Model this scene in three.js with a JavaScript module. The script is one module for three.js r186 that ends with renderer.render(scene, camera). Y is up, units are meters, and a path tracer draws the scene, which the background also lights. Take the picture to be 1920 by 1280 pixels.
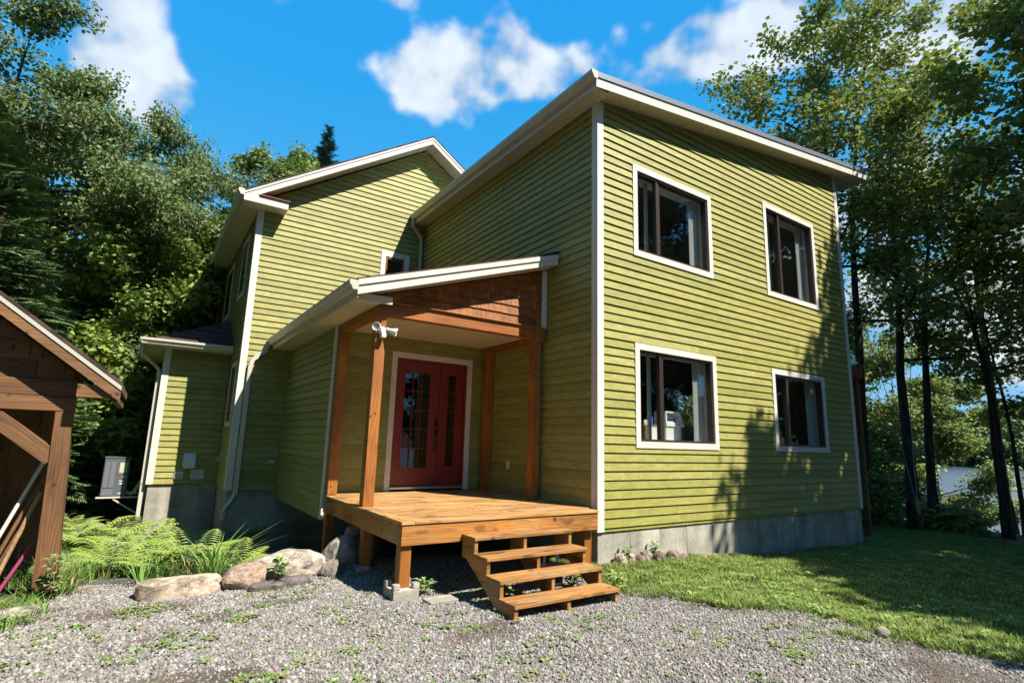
import * as THREE from 'three';
import { RoundedBoxGeometry } from 'three/addons/geometries/RoundedBoxGeometry.js';
import { mergeGeometries, toCreasedNormals } from 'three/addons/utils/BufferGeometryUtils.js';

// ---------------------------------------------------------------- camera, sky, sun, exposure
const scene = new THREE.Scene();
const renderer = new THREE.WebGLRenderer({ antialias: true });
renderer.toneMapping = THREE.LinearToneMapping;
renderer.toneMappingExposure = 2.25;
renderer.shadowMap.enabled = true;
renderer.setSize(1024, 682);

const V = (x, y, z) => new THREE.Vector3(x, y, z);
const camera = new THREE.PerspectiveCamera(64.63, 1024 / 682, 0.05, 1500);
camera.position.set(-5.195, 1.153, 5.588);
{
  const yaw = 0.589, pitch = 0.184, roll = 0.0293;
  const f = V(Math.sin(yaw) * Math.cos(pitch), Math.sin(pitch), -Math.cos(yaw) * Math.cos(pitch));
  const r = V(Math.cos(yaw), 0, Math.sin(yaw)), u = r.clone().cross(f);
  const r2 = r.clone().multiplyScalar(Math.cos(roll)).addScaledVector(u, Math.sin(roll));
  const u2 = u.clone().multiplyScalar(Math.cos(roll)).addScaledVector(r, -Math.sin(roll));
  camera.quaternion.setFromRotationMatrix(new THREE.Matrix4().makeBasis(r2, u2, f.clone().negate()));
}
scene.add(camera);

const SUN = V(0.475, 1.443, 1).normalize();
const sun = new THREE.DirectionalLight(new THREE.Color().setRGB(1, 0.93, 0.82), 5);
sun.position.copy(SUN).multiplyScalar(60);
sun.castShadow = true;
sun.shadow.radius = 1;
sun.shadow.mapSize.set(4096, 4096);
Object.assign(sun.shadow.camera, { left: -40, right: 40, top: 40, bottom: -40, near: 1, far: 160 });
scene.add(sun, sun.target);

function rng(seed) { let a = seed >>> 0; return () => { a = (a + 0x6D2B79F5) | 0; let t = Math.imul(a ^ (a >>> 15), 1 | a); t = (t + Math.imul(t ^ (t >>> 7), 61 | t)) ^ t; return ((t ^ (t >>> 14)) >>> 0) / 4294967296; }; }
const hash3 = (x, y, z) => { let h = Math.imul(x, 374761393) + Math.imul(y, 668265263) + Math.imul(z, 2147483647 ^ 0x5bd1e995); h = Math.imul(h ^ (h >>> 13), 1274126177); return ((h ^ (h >>> 16)) >>> 0) / 4294967296; };
const sm = (t) => t * t * (3 - 2 * t), lerp = (a, b, t) => a + (b - a) * t;
const ss = (a, b, x) => sm(Math.min(1, Math.max(0, (x - a) / (b - a))));
function noise3(x, y, z, px = 0, py = 0) {   // value noise, optionally periodic in x and y
  const xi = Math.floor(x), yi = Math.floor(y), zi = Math.floor(z), fx = sm(x - xi), fy = sm(y - yi), fz = sm(z - zi);
  const w = (v, p) => (p ? ((v % p) + p) % p : v);
  const c = (i, j, k) => hash3(w(xi + i, px), w(yi + j, py), zi + k);
  return lerp(lerp(lerp(c(0, 0, 0), c(1, 0, 0), fx), lerp(c(0, 1, 0), c(1, 1, 0), fx), fy), lerp(lerp(c(0, 0, 1), c(1, 0, 1), fx), lerp(c(0, 1, 1), c(1, 1, 1), fx), fy), fz);
}
function fbm(x, y, z, oct = 4, px = 0, py = 0) { let s = 0, a = 0.5, n = 0; for (let o = 0; o < oct; o++) { s += a * noise3(x, y, z + o * 17, px, py); n += a; a *= 0.5; x *= 2; y *= 2; z *= 2; px *= 2; py *= 2; } return s / n; }

{ // the sky: clear azure air with a few soft fair-weather clouds all round
  const W = 2048, H = 1024, data = new Float32Array(W * H * 4);
  const dir = (az, el) => { const a = az * Math.PI / 180, e = el * Math.PI / 180; return [Math.cos(e) * Math.cos(a), Math.sin(e), Math.cos(e) * Math.sin(a)]; };
  const blobs = [[-69.7, 35.6, 4], [-65.4, 36, 4], [-61, 36.5, 4.6], [-58.6, 39.6, 3.6], [-55.6, 36.8, 4], [-50.3, 37, 3.2], [-44, 35.6, 4.4], [-37.4, 37, 4], [-35.6, 38.6, 2.6],
    [-98.4, 30.6, 3.2], [-95, 29.5, 4], [-92.8, 27.8, 3.4], [-93.6, 30.8, 2.6], [-95.4, 36, 3.2], [-97.4, 34.8, 2.4], [-30.8, 37, 3.6], [-26.7, 37.8, 4.4], [-21.1, 37, 5], [-16.1, 35, 5], [-12, 33, 5],
    [-82.4, 25.4, 2], [-18.3, 22, 6], [-13, 10, 8], [-18, 14, 7], [-21, 20, 5], [-6, 16, 9], [-28, 8, 7], [-2, 28, 8], [-72, 42.6, 3], [-82, 41.5, 2.6]].map(([a, e, r]) => [...dir(a, e), r * Math.PI / 180]);
  const rr = rng(5);
  for (let i = 0; i < 30; i++) { const az = 5 + rr() * 245, el = 10 + rr() * 50, n = 3 + Math.floor(rr() * 3); for (let k = 0; k < n; k++) blobs.push([...dir(az + (rr() - 0.5) * 16, el + (rr() - 0.5) * 5), (2.5 + rr() * 4) * Math.PI / 180]); }
  for (let j = 0; j < H; j++) {
    const el = ((j + 0.5) / H - 0.5) * Math.PI, sy = Math.sin(el), cy = Math.cos(el);
    for (let i = 0; i < W; i++) {
      const az = ((i + 0.5) / W - 0.5) * 2 * Math.PI, x = cy * Math.cos(az), z = cy * Math.sin(az), o = (j * W + i) * 4;
      const t = Math.pow(Math.max(0, sy), 0.62);
      let r = lerp(0.13, 0.012, ss(0.1, 0.75, t)), g = lerp(0.27, 0.152, ss(0.05, 0.95, t)), b = lerp(0.41, 0.39, t);
      if (sy < 0) { r = 0.05; g = 0.07; b = 0.06; } else {
        let d = 0;
        for (const q of blobs) { const c = x * q[0] + sy * q[1] + z * q[2]; if (c > 0.93) { const an = Math.acos(Math.min(1, c)) / q[3]; if (an < 2) d += Math.exp(-an * an * 1.5); } }
        if (d > 0.02) {
          const n = fbm(x * 13, sy * 17, z * 13, 6), n2 = fbm(x * 40 + 7, sy * 48, z * 40, 4);
          const m = ss(0.40, 0.9, Math.min(1.05, d) * 0.72 + (n - 0.5) * 1.5 + (n2 - 0.5) * 0.4) * 0.84 * ss(0.05, 0.25, d);
          const l = 0.31 + 0.15 * ss(0.3, 0.7, n) + 0.16 * (n2 - 0.5);
          r = lerp(r, l * 0.9, m); g = lerp(g, l * 0.96, m); b = lerp(b, l * 1.02, m);
        }
      }
      data[o] = r; data[o + 1] = g; data[o + 2] = b; data[o + 3] = 1;
    }
  }
  const sky = new THREE.DataTexture(data, W, H, THREE.RGBAFormat, THREE.FloatType);
  sky.mapping = THREE.EquirectangularReflectionMapping; sky.magFilter = sky.minFilter = THREE.LinearFilter; sky.wrapS = THREE.RepeatWrapping; sky.needsUpdate = true;
  scene.background = sky; scene.environment = sky;
}

// ---------------------------------------------------------------- textures
function tex(w, h, fn, srgb = true) {
  const d = new Uint8Array(w * h * 4);
  for (let j = 0; j < h; j++) for (let i = 0; i < w; i++) { const c = fn(i / w, j / h), o = (j * w + i) * 4; for (let k = 0; k < 3; k++) d[o + k] = Math.max(0, Math.min(255, 255 * (c.length ? c[k] : c))); d[o + 3] = 255; }
  const t = new THREE.DataTexture(d, w, h); t.wrapS = t.wrapT = THREE.RepeatWrapping; t.magFilter = THREE.LinearFilter; t.minFilter = THREE.LinearMipmapLinearFilter; t.generateMipmaps = true;
  if (srgb) t.colorSpace = THREE.SRGBColorSpace; t.needsUpdate = true; return t;
}
const knots = (() => { const R = rng(11); return Array.from({ length: 26 }, () => [R(), R(), 0.006 + R() * 0.012]); })();
const woodVal = (u, v) => {   // 4 m x 1 m, grain along u
  let k = 0, wv = v;
  for (const [kx, ky, s] of knots) { let dx = Math.abs(u - kx); dx = Math.min(dx, 1 - dx); let dy = v - ky; dy -= Math.round(dy); const e = Math.exp(-(dx * dx * 16 + dy * dy) / (2 * s * s)); k = Math.max(k, e); wv += dy * 0.7 * Math.exp(-(dx * dx * 5 + dy * dy) / (9 * s * s)); }
  const warp = fbm(u * 6, wv * 12, 3, 3, 6, 12) * 1.6, ring = 0.5 + 0.5 * Math.sin((wv * 34 + warp * 2.4) * 6.283);
  const fine = fbm(u * 24, wv * 230, 9, 2, 24, 230), blot = fbm(u * 8, v * 5, 31, 3, 8, 5);
  return [0.52 + 0.2 * ring * 0.6 + 0.26 * fine + 0.3 * (blot - 0.5), k];
};
const woodTex = tex(1024, 512, (u, v) => { const [s, k] = woodVal(u, v), t = s * (1 - 0.62 * k); return [t * 1.04 + 0.06, t * 0.98 + 0.03, t * 0.9]; });
const woodBump = tex(512, 512, (u, v) => { const [s, k] = woodVal(u, v); return s * (1 - 0.3 * k); }, false);
const wornTex = tex(1024, 512, (u, v) => { const [s, k] = woodVal(u, v), w = ss(0.5, 0.68, fbm(u * 9, v * 5, 131, 5, 9, 5)), d = ss(0.6, 0.75, fbm(u * 14, v * 9, 151, 4, 14, 9)); let t = s * (1 - 0.62 * k); t *= 1 - 0.28 * d; const g = t * 0.98 + 0.03; return [lerp(t * 1.04 + 0.06, g * 0.98, w * 0.4), lerp(g, g * 1.1, w * 0.5), lerp(t * 0.9, g * 1.25, w * 0.6)]; });
const greyWood = tex(512, 256, (u, v) => { const st = fbm(u * 10, v * 90, 71, 3, 10, 90), b = fbm(u * 7, v * 6, 77, 4, 7, 6); const t = 0.62 + 0.3 * st + 0.35 * (b - 0.5); return [t, t * 0.97, t * 0.93]; });
const paintTex = tex(1024, 512, (u, v) => { const st = fbm(u * 14, v * 110, 41, 3, 14, 110), b = fbm(u * 16, v * 16, 47, 4, 16, 16), sp = fbm(u * 90, v * 90, 53, 2, 90, 90); const t = 0.88 + 0.12 * (st - 0.5) + 0.15 * (b - 0.5) + 0.16 * (sp - 0.5); return [t, t, t * (0.97 + 0.16 * (b - 0.5))]; });
const paintBump = tex(512, 512, (u, v) => 0.5 + 0.6 * (fbm(u * 12, v * 120, 43, 3, 12, 120) - 0.5), false);
const trimTex = tex(512, 512, (u, v) => { const b = fbm(u * 6, v * 6, 201, 5, 6, 6), dr = fbm(u * 60, v * 3, 207, 3, 60, 3), t = 0.95 + 0.1 * (b - 0.5) + 0.07 * (dr - 0.5); return [t, t * 0.995, t * 0.985]; });
const conTex = tex(512, 512, (u, v) => { const b = fbm(u * 5, v * 4, 3, 5, 5, 4), s = fbm(u * 100, v * 100, 8, 2, 100, 100), dr = fbm(u * 40, v * 3, 88, 3, 40, 3); const t = 0.74 + 0.34 * (b - 0.5) + 0.16 * (s - 0.5) + 0.14 * (dr - 0.5); return [t, t * 0.985, t * 0.95]; });
const rockTex = tex(512, 512, (u, v) => { const b = fbm(u * 6, v * 6, 13, 5, 6, 6), s = fbm(u * 70, v * 70, 18, 2, 70, 70), vein = Math.pow(1 - Math.abs(2 * fbm(u * 5, v * 7, 99, 4, 5, 7) - 1), 8); const t = 0.7 + 0.5 * (b - 0.5) + 0.25 * (s - 0.5) - 0.2 * vein; return [t, t * 0.96, t * 0.92]; });
const rockBump = tex(512, 512, (u, v) => fbm(u * 9, v * 9, 13, 5, 9, 9), false);
const asphTex = tex(512, 512, (u, v) => { const row = Math.floor(v * 8), tab = Math.floor(u * 8 + (row % 2) * 0.5); const t = 0.72 + 0.3 * (hash3(tab % 8, row, 4) - 0.5) + 0.5 * (hash3(Math.floor(u * 512), Math.floor(v * 512), 2) - 0.5) * 0.6; return [t, t * 0.95, t * 0.93]; });
const dirtTex = tex(1024, 1024, (u, v) => { const b = fbm(u * 6, v * 6, 23, 5, 6, 6), s = fbm(u * 120, v * 120, 28, 2, 120, 120), g = hash3(Math.floor(u * 300), Math.floor(v * 300), 6); const t = 0.72 + 0.4 * (b - 0.5) + 0.3 * (s - 0.5) + 0.14 * (g - 0.5); return [t, t, t]; });
const dirtBump = tex(512, 512, (u, v) => fbm(u * 60, v * 60, 29, 3, 60, 60), false);
const barkTex = tex(256, 512, (u, v) => { const s = fbm(u * 16, v * 6, 61, 4, 16, 6), p = fbm(u * 5, v * 7, 67, 3, 5, 7); const t = 0.45 + 0.7 * (s - 0.3) + 0.3 * (p - 0.5); return [t, t * 0.96, t * 0.9]; });

// ---------------------------------------------------------------- materials (linear base colours)
const lin = (r, g, b) => new THREE.Color().setRGB(r, g, b);
const mat = (r, g, b, o = {}) => new THREE.MeshStandardMaterial({ color: lin(r, g, b), roughness: 0.8, ...o });
const M = {
  green: [[0.335, 0.322, 0.08], [0.305, 0.296, 0.068], [0.35, 0.332, 0.09], [0.29, 0.284, 0.066], [0.345, 0.32, 0.075], [0.365, 0.352, 0.102]].map((c) => mat(...c, { map: paintTex, bumpMap: paintBump, bumpScale: 0.0012, roughness: 0.62 })),
  trim: mat(0.64, 0.605, 0.56, { map: trimTex, bumpMap: paintBump, bumpScale: 0.0008, roughness: 0.55 }),
  alu: mat(0.601, 0.585, 0.547, { map: trimTex, roughness: 0.38 }),
  gutter: mat(0.539, 0.512, 0.447, { map: trimTex, roughness: 0.36 }),
  soffit: mat(0.508, 0.447, 0.323, { roughness: 0.55 }),
  drip: mat(0.177, 0.208, 0.246, { roughness: 0.4, metalness: 0.3 }),
  brown: mat(0.0323, 0.02, 0.0154, { roughness: 0.4 }),
  amber: mat(0.277, 0.1, 0.0231, { map: woodTex, roughness: 0.5 }),
  dark: mat(0.0385, 0.0385, 0.0385, { roughness: 0.9 }),
  plaster: mat(0.477, 0.47, 0.447, { roughness: 0.9 }),
  roomwall: mat(0.231, 0.223, 0.208, { roughness: 0.9 }),
  glass: new THREE.MeshPhysicalMaterial({ color: lin(0.93, 0.95, 0.94), transmission: 1, thickness: 0, roughness: 0.02, ior: 1.5 }),
  concrete: mat(0.60, 0.58, 0.53, { map: conTex, bumpMap: conTex, bumpScale: 0.002, roughness: 0.95 }),
  post: mat(0.46, 0.20, 0.031, { map: woodTex, bumpMap: woodBump, bumpScale: 0.002, roughness: 0.55 }),
  beam: mat(0.40, 0.155, 0.026, { map: woodTex, bumpMap: woodBump, bumpScale: 0.002, roughness: 0.55 }),
  deck: [[0.60, 0.40, 0.175], [0.64, 0.43, 0.20], [0.56, 0.35, 0.145], [0.62, 0.43, 0.21]].map((c) => mat(...c, { map: wornTex, bumpMap: woodBump, bumpScale: 0.002, roughness: 0.6 })),
  rim: mat(0.54, 0.27, 0.065, { map: wornTex, bumpMap: woodBump, bumpScale: 0.002, roughness: 0.6 }),
  stair: [[0.50, 0.29, 0.10], [0.47, 0.265, 0.088], [0.53, 0.31, 0.115]].map((c) => mat(...c, { map: wornTex, bumpMap: woodBump, bumpScale: 0.002, roughness: 0.65 })),
  shingle: [[0.41, 0.17, 0.030], [0.36, 0.14, 0.026], [0.45, 0.195, 0.038], [0.33, 0.12, 0.023]].map((c) => mat(...c, { map: woodTex, bumpMap: woodBump, bumpScale: 0.003, roughness: 0.65 })),
  shed: [[0.231, 0.135, 0.0655], [0.208, 0.115, 0.0539], [0.254, 0.154, 0.077]].map((c) => mat(...c, { map: woodTex, bumpMap: woodBump, bumpScale: 0.003, roughness: 0.75 })),
  shedDark: mat(0.215, 0.125, 0.06, { map: woodTex, roughness: 0.85 }),
  asphalt: [[0.131, 0.077, 0.0655], [0.115, 0.0678, 0.0577], [0.146, 0.0886, 0.0755]].map((c) => mat(...c, { map: asphTex, bumpMap: dirtBump, bumpScale: 0.004, roughness: 0.95 })),
  red: mat(0.17, 0.018, 0.009, { roughness: 0.42 }),
  black: mat(0.00924, 0.00924, 0.01, { roughness: 0.35 }),
  steel: mat(0.462, 0.462, 0.462, { roughness: 0.35, metalness: 0.8 }),
  white: mat(0.601, 0.601, 0.593, { roughness: 0.4 }),
  offwhite: mat(0.508, 0.493, 0.462, { roughness: 0.6 }),
};

// ---------------------------------------------------------------- geometry and naming helpers
const taken = {};
const numbered = (n) => { const k = taken[n] = (taken[n] ?? -1) + 1; return k ? `${n}_${String(k).padStart(3, '0')}` : n; };
function tag(o, label, category, group, kind) { if (label) o.userData.label = label; if (category) o.userData.category = category; if (group) o.userData.group = group; if (kind) o.userData.kind = kind; return o; }
function thing(name, label, category, at = [0, 0, 0], group) { const o = new THREE.Group(); o.name = numbered(name); o.position.set(...at); scene.add(o); return tag(o, label, category, group); }
function part(name, geo, m, parent, label) {
  const g = Array.isArray(geo) ? mergeGeometries(geo) : geo, o = new THREE.Mesh(g, m);
  o.name = parent === scene ? numbered(name) : name; o.castShadow = o.receiveShadow = true;
  for (let q = parent; q && q !== scene; q = q.parent) if (q.position.lengthSq()) g.translate(-q.position.x, -q.position.y, -q.position.z);
  parent.add(o); if (label) o.userData.label = label; return o;
}
const solo = (name, geo, m, label, category, group, kind) => tag(part(name, geo, m, scene), label, category, group, kind);
const UR = rng(77);
function flat(g) { const n = g.index ? g.toNonIndexed() : g; for (const k of Object.keys(n.attributes)) if (!['position', 'normal', 'uv'].includes(k)) n.deleteAttribute(k); n.clearGroups(); if (n.morphAttributes) n.morphAttributes = {}; return n; }
// texture coordinates in metres; grain runs along axis ax (0 x, 1 y, 2 z) and one repeat covers su by sv metres
function grain(g, ax = 0, su = 4, sv = 1, jitter = true) {
  const p = g.attributes.position, n = p.count, uv = new Float32Array(n * 2), ou = jitter ? UR() : 0, ov = jitter ? UR() : 0, a = V(), b = V(), c = V();
  for (let i = 0; i < n; i += 3) {
    a.fromBufferAttribute(p, i); b.fromBufferAttribute(p, i + 1).sub(a); c.fromBufferAttribute(p, i + 2).sub(a); b.cross(c);
    const m = [Math.abs(b.x), Math.abs(b.y), Math.abs(b.z)], d = m[0] > m[1] && m[0] > m[2] ? 0 : m[1] > m[2] ? 1 : 2;
    const ua = d === ax ? (ax + 1) % 3 : ax, va = 3 - d - ua;
    for (let k = 0; k < 3; k++) { const q = [p.getX(i + k), p.getY(i + k), p.getZ(i + k)]; uv[(i + k) * 2] = q[ua] / su + ou; uv[(i + k) * 2 + 1] = q[va] / sv + ov; }
  }
  g.setAttribute('uv', new THREE.BufferAttribute(uv, 2)); return g;
}
const longest = (w, h, d) => (w >= h && w >= d ? 0 : h >= d ? 1 : 2);
function box(x0, x1, y0, y1, z0, z1, bev = 0) {
  const w = x1 - x0, h = y1 - y0, d = z1 - z0;
  const g = flat(bev ? new RoundedBoxGeometry(w, h, d, 1, Math.min(bev, w / 2.5, h / 2.5, d / 2.5)) : new THREE.BoxGeometry(w, h, d));
  g.translate((x0 + x1) / 2, (y0 + y1) / 2, (z0 + z1) / 2); return grain(g, longest(w, h, d));
}
function extr(pts, plane, c0, c1, holes = [], ax = 0) {   // a 2-D outline pushed from c0 to c1 across its plane
  const s = new THREE.Shape(pts.map(([a, b]) => new THREE.Vector2(a, b)));
  for (const h of holes) s.holes.push(new THREE.Path(h.map(([a, b]) => new THREE.Vector2(a, b))));
  const g = flat(new THREE.ExtrudeGeometry(s, { depth: c1 - c0, bevelEnabled: false })), p = g.attributes.position;
  for (let i = 0; i < p.count; i++) { const a = p.getX(i), b = p.getY(i), c = p.getZ(i) + c0; if (plane === 'xy') p.setXYZ(i, a, b, c); else if (plane === 'zy') p.setXYZ(i, c, b, a); else p.setXYZ(i, a, c, b); }
  if (plane !== 'xy') for (let i = 0; i < p.count; i += 3) { const x = p.getX(i), y = p.getY(i), z = p.getZ(i); p.setXYZ(i, p.getX(i + 1), p.getY(i + 1), p.getZ(i + 1)); p.setXYZ(i + 1, x, y, z); }
  g.computeVertexNormals(); return grain(g, ax);
}
const rect = (a0, a1, b0, b1) => [[a0, b0], [a1, b0], [a1, b1], [a0, b1]];
function tube(pts, r, seg = 8, n = 24, tension = 0.5) { const g = flat(new THREE.TubeGeometry(new THREE.CatmullRomCurve3(pts.map((p) => V(...p)), false, 'catmullrom', tension), n, r, seg)); return g; }
function spout(pts, r) {   // square-section pipe, mitred at its bends
  const out = [];
  for (let i = 0; i + 1 < pts.length; i++) { const a = V(...pts[i]), b = V(...pts[i + 1]), d = b.clone().sub(a), L = d.length() + r * 0.9; const g = flat(new RoundedBoxGeometry(r * 2, L, r * 1.7, 2, r * 0.3)); g.applyQuaternion(new THREE.Quaternion().setFromUnitVectors(V(0, 1, 0), d.normalize())); g.translate((a.x + b.x) / 2, (a.y + b.y) / 2, (a.z + b.z) / 2); out.push(g); }
  return mergeGeometries(out);
}
function bar(a, b, w, h, bev = 0.004, ax = 0) {   // a squared timber from a to b
  const A = V(...a), B = V(...b), L = A.distanceTo(B), g = grain(flat(new RoundedBoxGeometry(L, h, w, 1, bev)), 0);
  const d = B.clone().sub(A).normalize(), side = V(0, 1, 0).cross(d).normalize().negate(), up = side.clone().cross(d).normalize();
  if (up.y < 0) { up.negate(); side.negate(); }
  g.applyMatrix4(new THREE.Matrix4().makeBasis(d, up, d.clone().cross(up))); g.translate((A.x + B.x) / 2, (A.y + B.y) / 2, (A.z + B.z) / 2); return g;
}
// lapped clapboards on a wall: o = start point, d = along the wall, n = outwards; keep(s, y) half-planes [a, b, c] with a*s + b*y <= c
const clipPoly = (poly, [a, b, c]) => { const out = []; for (let i = 0; i < poly.length; i++) { const p = poly[i], q = poly[(i + 1) % poly.length], fp = a * p[0] + b * p[1] - c, fq = a * q[0] + b * q[1] - c; if (fp <= 0) out.push(p); if (fp * fq < 0) { const t = fp / (fp - fq); out.push([p[0] + (q[0] - p[0]) * t, p[1] + (q[1] - p[1]) * t]); } } return out; };
function board(poly, yb, h, o, d, n) {
  const at = ([s, y], k) => { const f = (y - yb) / h, off = lerp(0.029, 0.006, Math.min(1, Math.max(0, f))) - (k ? 0 : 0.0065); return [o[0] + d[0] * s + n[0] * off, y, o[2] + d[2] * s + n[2] * off]; };
  const P = [], tri = (a, b, c) => P.push(...a, ...b, ...c), N = poly.length;
  for (let i = 1; i + 1 < N; i++) tri(at(poly[0], 1), at(poly[i], 1), at(poly[i + 1], 1));
  for (let i = 0; i < N; i++) { const p = poly[i], q = poly[(i + 1) % N]; tri(at(p, 0), at(q, 0), at(q, 1)); tri(at(p, 0), at(q, 1), at(p, 1)); }
  const g = new THREE.BufferGeometry(); g.setAttribute('position', new THREE.Float32BufferAttribute(P, 3)); g.computeVertexNormals();
  return grain(g, Math.abs(d[0]) > 0.5 ? 0 : 2, 2, 1);
}
function siding({ o, d, n, len, y0, y1, phase, E = 0.125, clips = [], holes = [], seed = 1, maxLen = 9, parent, merged, s0 = 0 }) {
  const R = rng(seed), list = [];
  for (let yb = phase - Math.ceil((phase - y0) / E) * E; yb < y1; yb += E) {
    const a = Math.max(yb, y0), t = Math.min(yb + E + 0.012, y1);
    if (t - a < 0.02) continue;
    let segs = [[s0, len, a, t]];
    for (const [h0, h1, v0, v1] of holes) { const ns = []; for (const [p, q, ya, yt] of segs) { if (h1 <= p || h0 >= q || ya >= v1 || yt <= v0) { ns.push([p, q, ya, yt]); continue; } if (h0 - p > 0.02) ns.push([p, h0, ya, yt]); if (q - h1 > 0.02) ns.push([h1, q, ya, yt]); if (yt - v1 > 0.012) ns.push([Math.max(p, h0), Math.min(q, h1), v1, yt]); if (v0 - ya > 0.012) ns.push([Math.max(p, h0), Math.min(q, h1), ya, v0]); } segs = ns; }
    const cut = [];
    for (const [p, q, ya, yt] of segs) { if (q - p > maxLen) { const c = p + (q - p) * (0.25 + 0.5 * R()); cut.push([p, c - 0.0018, ya, yt], [c + 0.0018, q, ya, yt]); } else cut.push([p, q, ya, yt]); }
    for (const [p, q, ya, yt] of cut) { let poly = rect(p, q, ya, yt); for (const c of clips) poly = clipPoly(poly, c); if (poly.length > 2) { const k = (R() - 0.5) * 0.0022; list.push([board(poly, yb + (R() - 0.5) * 0.004, E, o.map((v, i) => v + n[i] * k), d, n), R]); } }
  }
  if (merged) { merged.push(...list.map((l) => l[0])); return; }
  for (const [g] of list) part('clapboard', g, M.green[Math.floor(R() * M.green.length)], parent);
}
// vinyl soffit: a ribbed sheet between two edges; the ribs run across it
function ribbed(at, len, wid, pitch = 0.1, dep = 0.008) {
  const prof = []; for (let s = 0; s < len; s += pitch) prof.push([s, 0], [Math.min(len, s + pitch * 0.4), 0], [Math.min(len, s + pitch * 0.46), dep], [Math.min(len, s + pitch * 0.54), dep], [Math.min(len, s + pitch * 0.6), 0]);
  prof.push([len, 0]); const P = [];
  for (let i = 0; i + 1 < prof.length; i++) { const [a, ha] = prof[i], [b, hb] = prof[i + 1]; if (b - a < 1e-5) continue; const A = at(a, 0, ha), B = at(b, 0, hb), C = at(b, wid, hb), D = at(a, wid, ha); P.push(...A, ...B, ...C, ...A, ...C, ...D); }
  const g = new THREE.BufferGeometry(); g.setAttribute('position', new THREE.Float32BufferAttribute(P, 3)); g.computeVertexNormals(); return grain(g, 0, 1, 1, false);
}
const gutterProfile = (s) => [[0, 0], [s * 0.07, 0], [s * 0.085, 0.035], [s * 0.115, 0.075], [s * 0.115, 0.12], [s * 0.105, 0.12], [s * 0.1, 0.08], [s * 0.07, 0.045], [s * 0.06, 0.01], [s * 0.008, 0.01], [s * 0.008, 0.12], [0, 0.12]];

// ---------------------------------------------------------------- the house
const W = 7.43, ZG = -6.263, XL = -3.749, XR = 3.57, XP = -0.09, ZB = -7.885, XB = -4.994, SL = 0.142;
const house = thing('house', 'large lime green clapboard house with white trim and sloping roofs', 'house', [0, 0, 0]);
const sofA = (x) => 6.385 + SL * x;
const winF = { ul: [0.73, 2.70, 4.04, 5.57], ur: [4.36, 6.26, 4.05, 5.955], ll: [0.73, 2.67, 1.12, 2.667], lr: [4.34, 6.24, 1.123, 2.637] };
const hole = ([a, b, c, d], m = 0.09) => rect(a + m, b - m, c + m, d - m);
const frontWall = part('front_wall', extr([[0, 0], [W, 0], [W, sofA(W)], [0, sofA(0)]], 'xy', -0.18, -0.001, Object.values(winF).map((w) => hole(w))), M.roomwall, house);
const wingWall = part('wing_side_wall', extr([[0, 0], [-0.18, 0], [ZG, 0], [ZG, 6.36], [-0.18, 6.36], [0, 6.36]].slice(1, 5), 'zy', 0.001, 0.15), M.roomwall, house);
part('rear_wall', extr(rect(0.16, W, 0, 6.5), 'xy', ZG + 0.001, ZG + 0.12), M.roomwall, house);
part('end_wall', extr([[-0.18, 0], [ZG + 0.12, 0], [ZG + 0.12, sofA(W)], [-0.18, sofA(W)]], 'zy', W - 0.15, W - 0.001, [rect(-4.64, -3.55, 0.95, 2.58)], 2), M.roomwall, house);
part('ground_floor', box(0.16, W - 0.16, 0.0, 0.3, ZG + 0.13, -0.185), M.roomwall, house);
part('upper_floor', box(0.16, W - 0.16, 2.95, 3.2, ZG + 0.13, -0.185), M.roomwall, house);
siding({ o: [0, 0, 0], d: [1, 0, 0], n: [0, 0, 1], s0: 0.104, len: W - 0.104, y0: 0, y1: 7.5, phase: 6.175, clips: [[-SL, 1, 6.38]], holes: Object.values(winF).map(([a, b, c, d]) => [a - 0.001, b + 0.001, c - 0.001, d + 0.001]), seed: 3, maxLen: 5, parent: frontWall });
siding({ o: [0, 0, 0], d: [0, 0, -1], n: [-1, 0, 0], s0: 0.104, len: -ZG - 0.002, y0: 0, y1: 6.33, phase: 6.175, seed: 4, maxLen: 5.6, parent: wingWall });
// corner boards
part('corner_board', [box(-0.024, 0.103, 0, 6.375, 0, 0.026, 0.003), box(-0.026, -0.001, 0.0, 6.33, -0.1, -0.001, 0.003)], M.trim, house);
part('corner_board', extr([[W - 0.103, 0], [W + 0.024, 0], [W + 0.024, sofA(W) - 0.004], [W - 0.103, sofA(W - 0.1) - 0.004]], 'xy', 0, 0.026, [], 1), M.trim, house);
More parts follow.
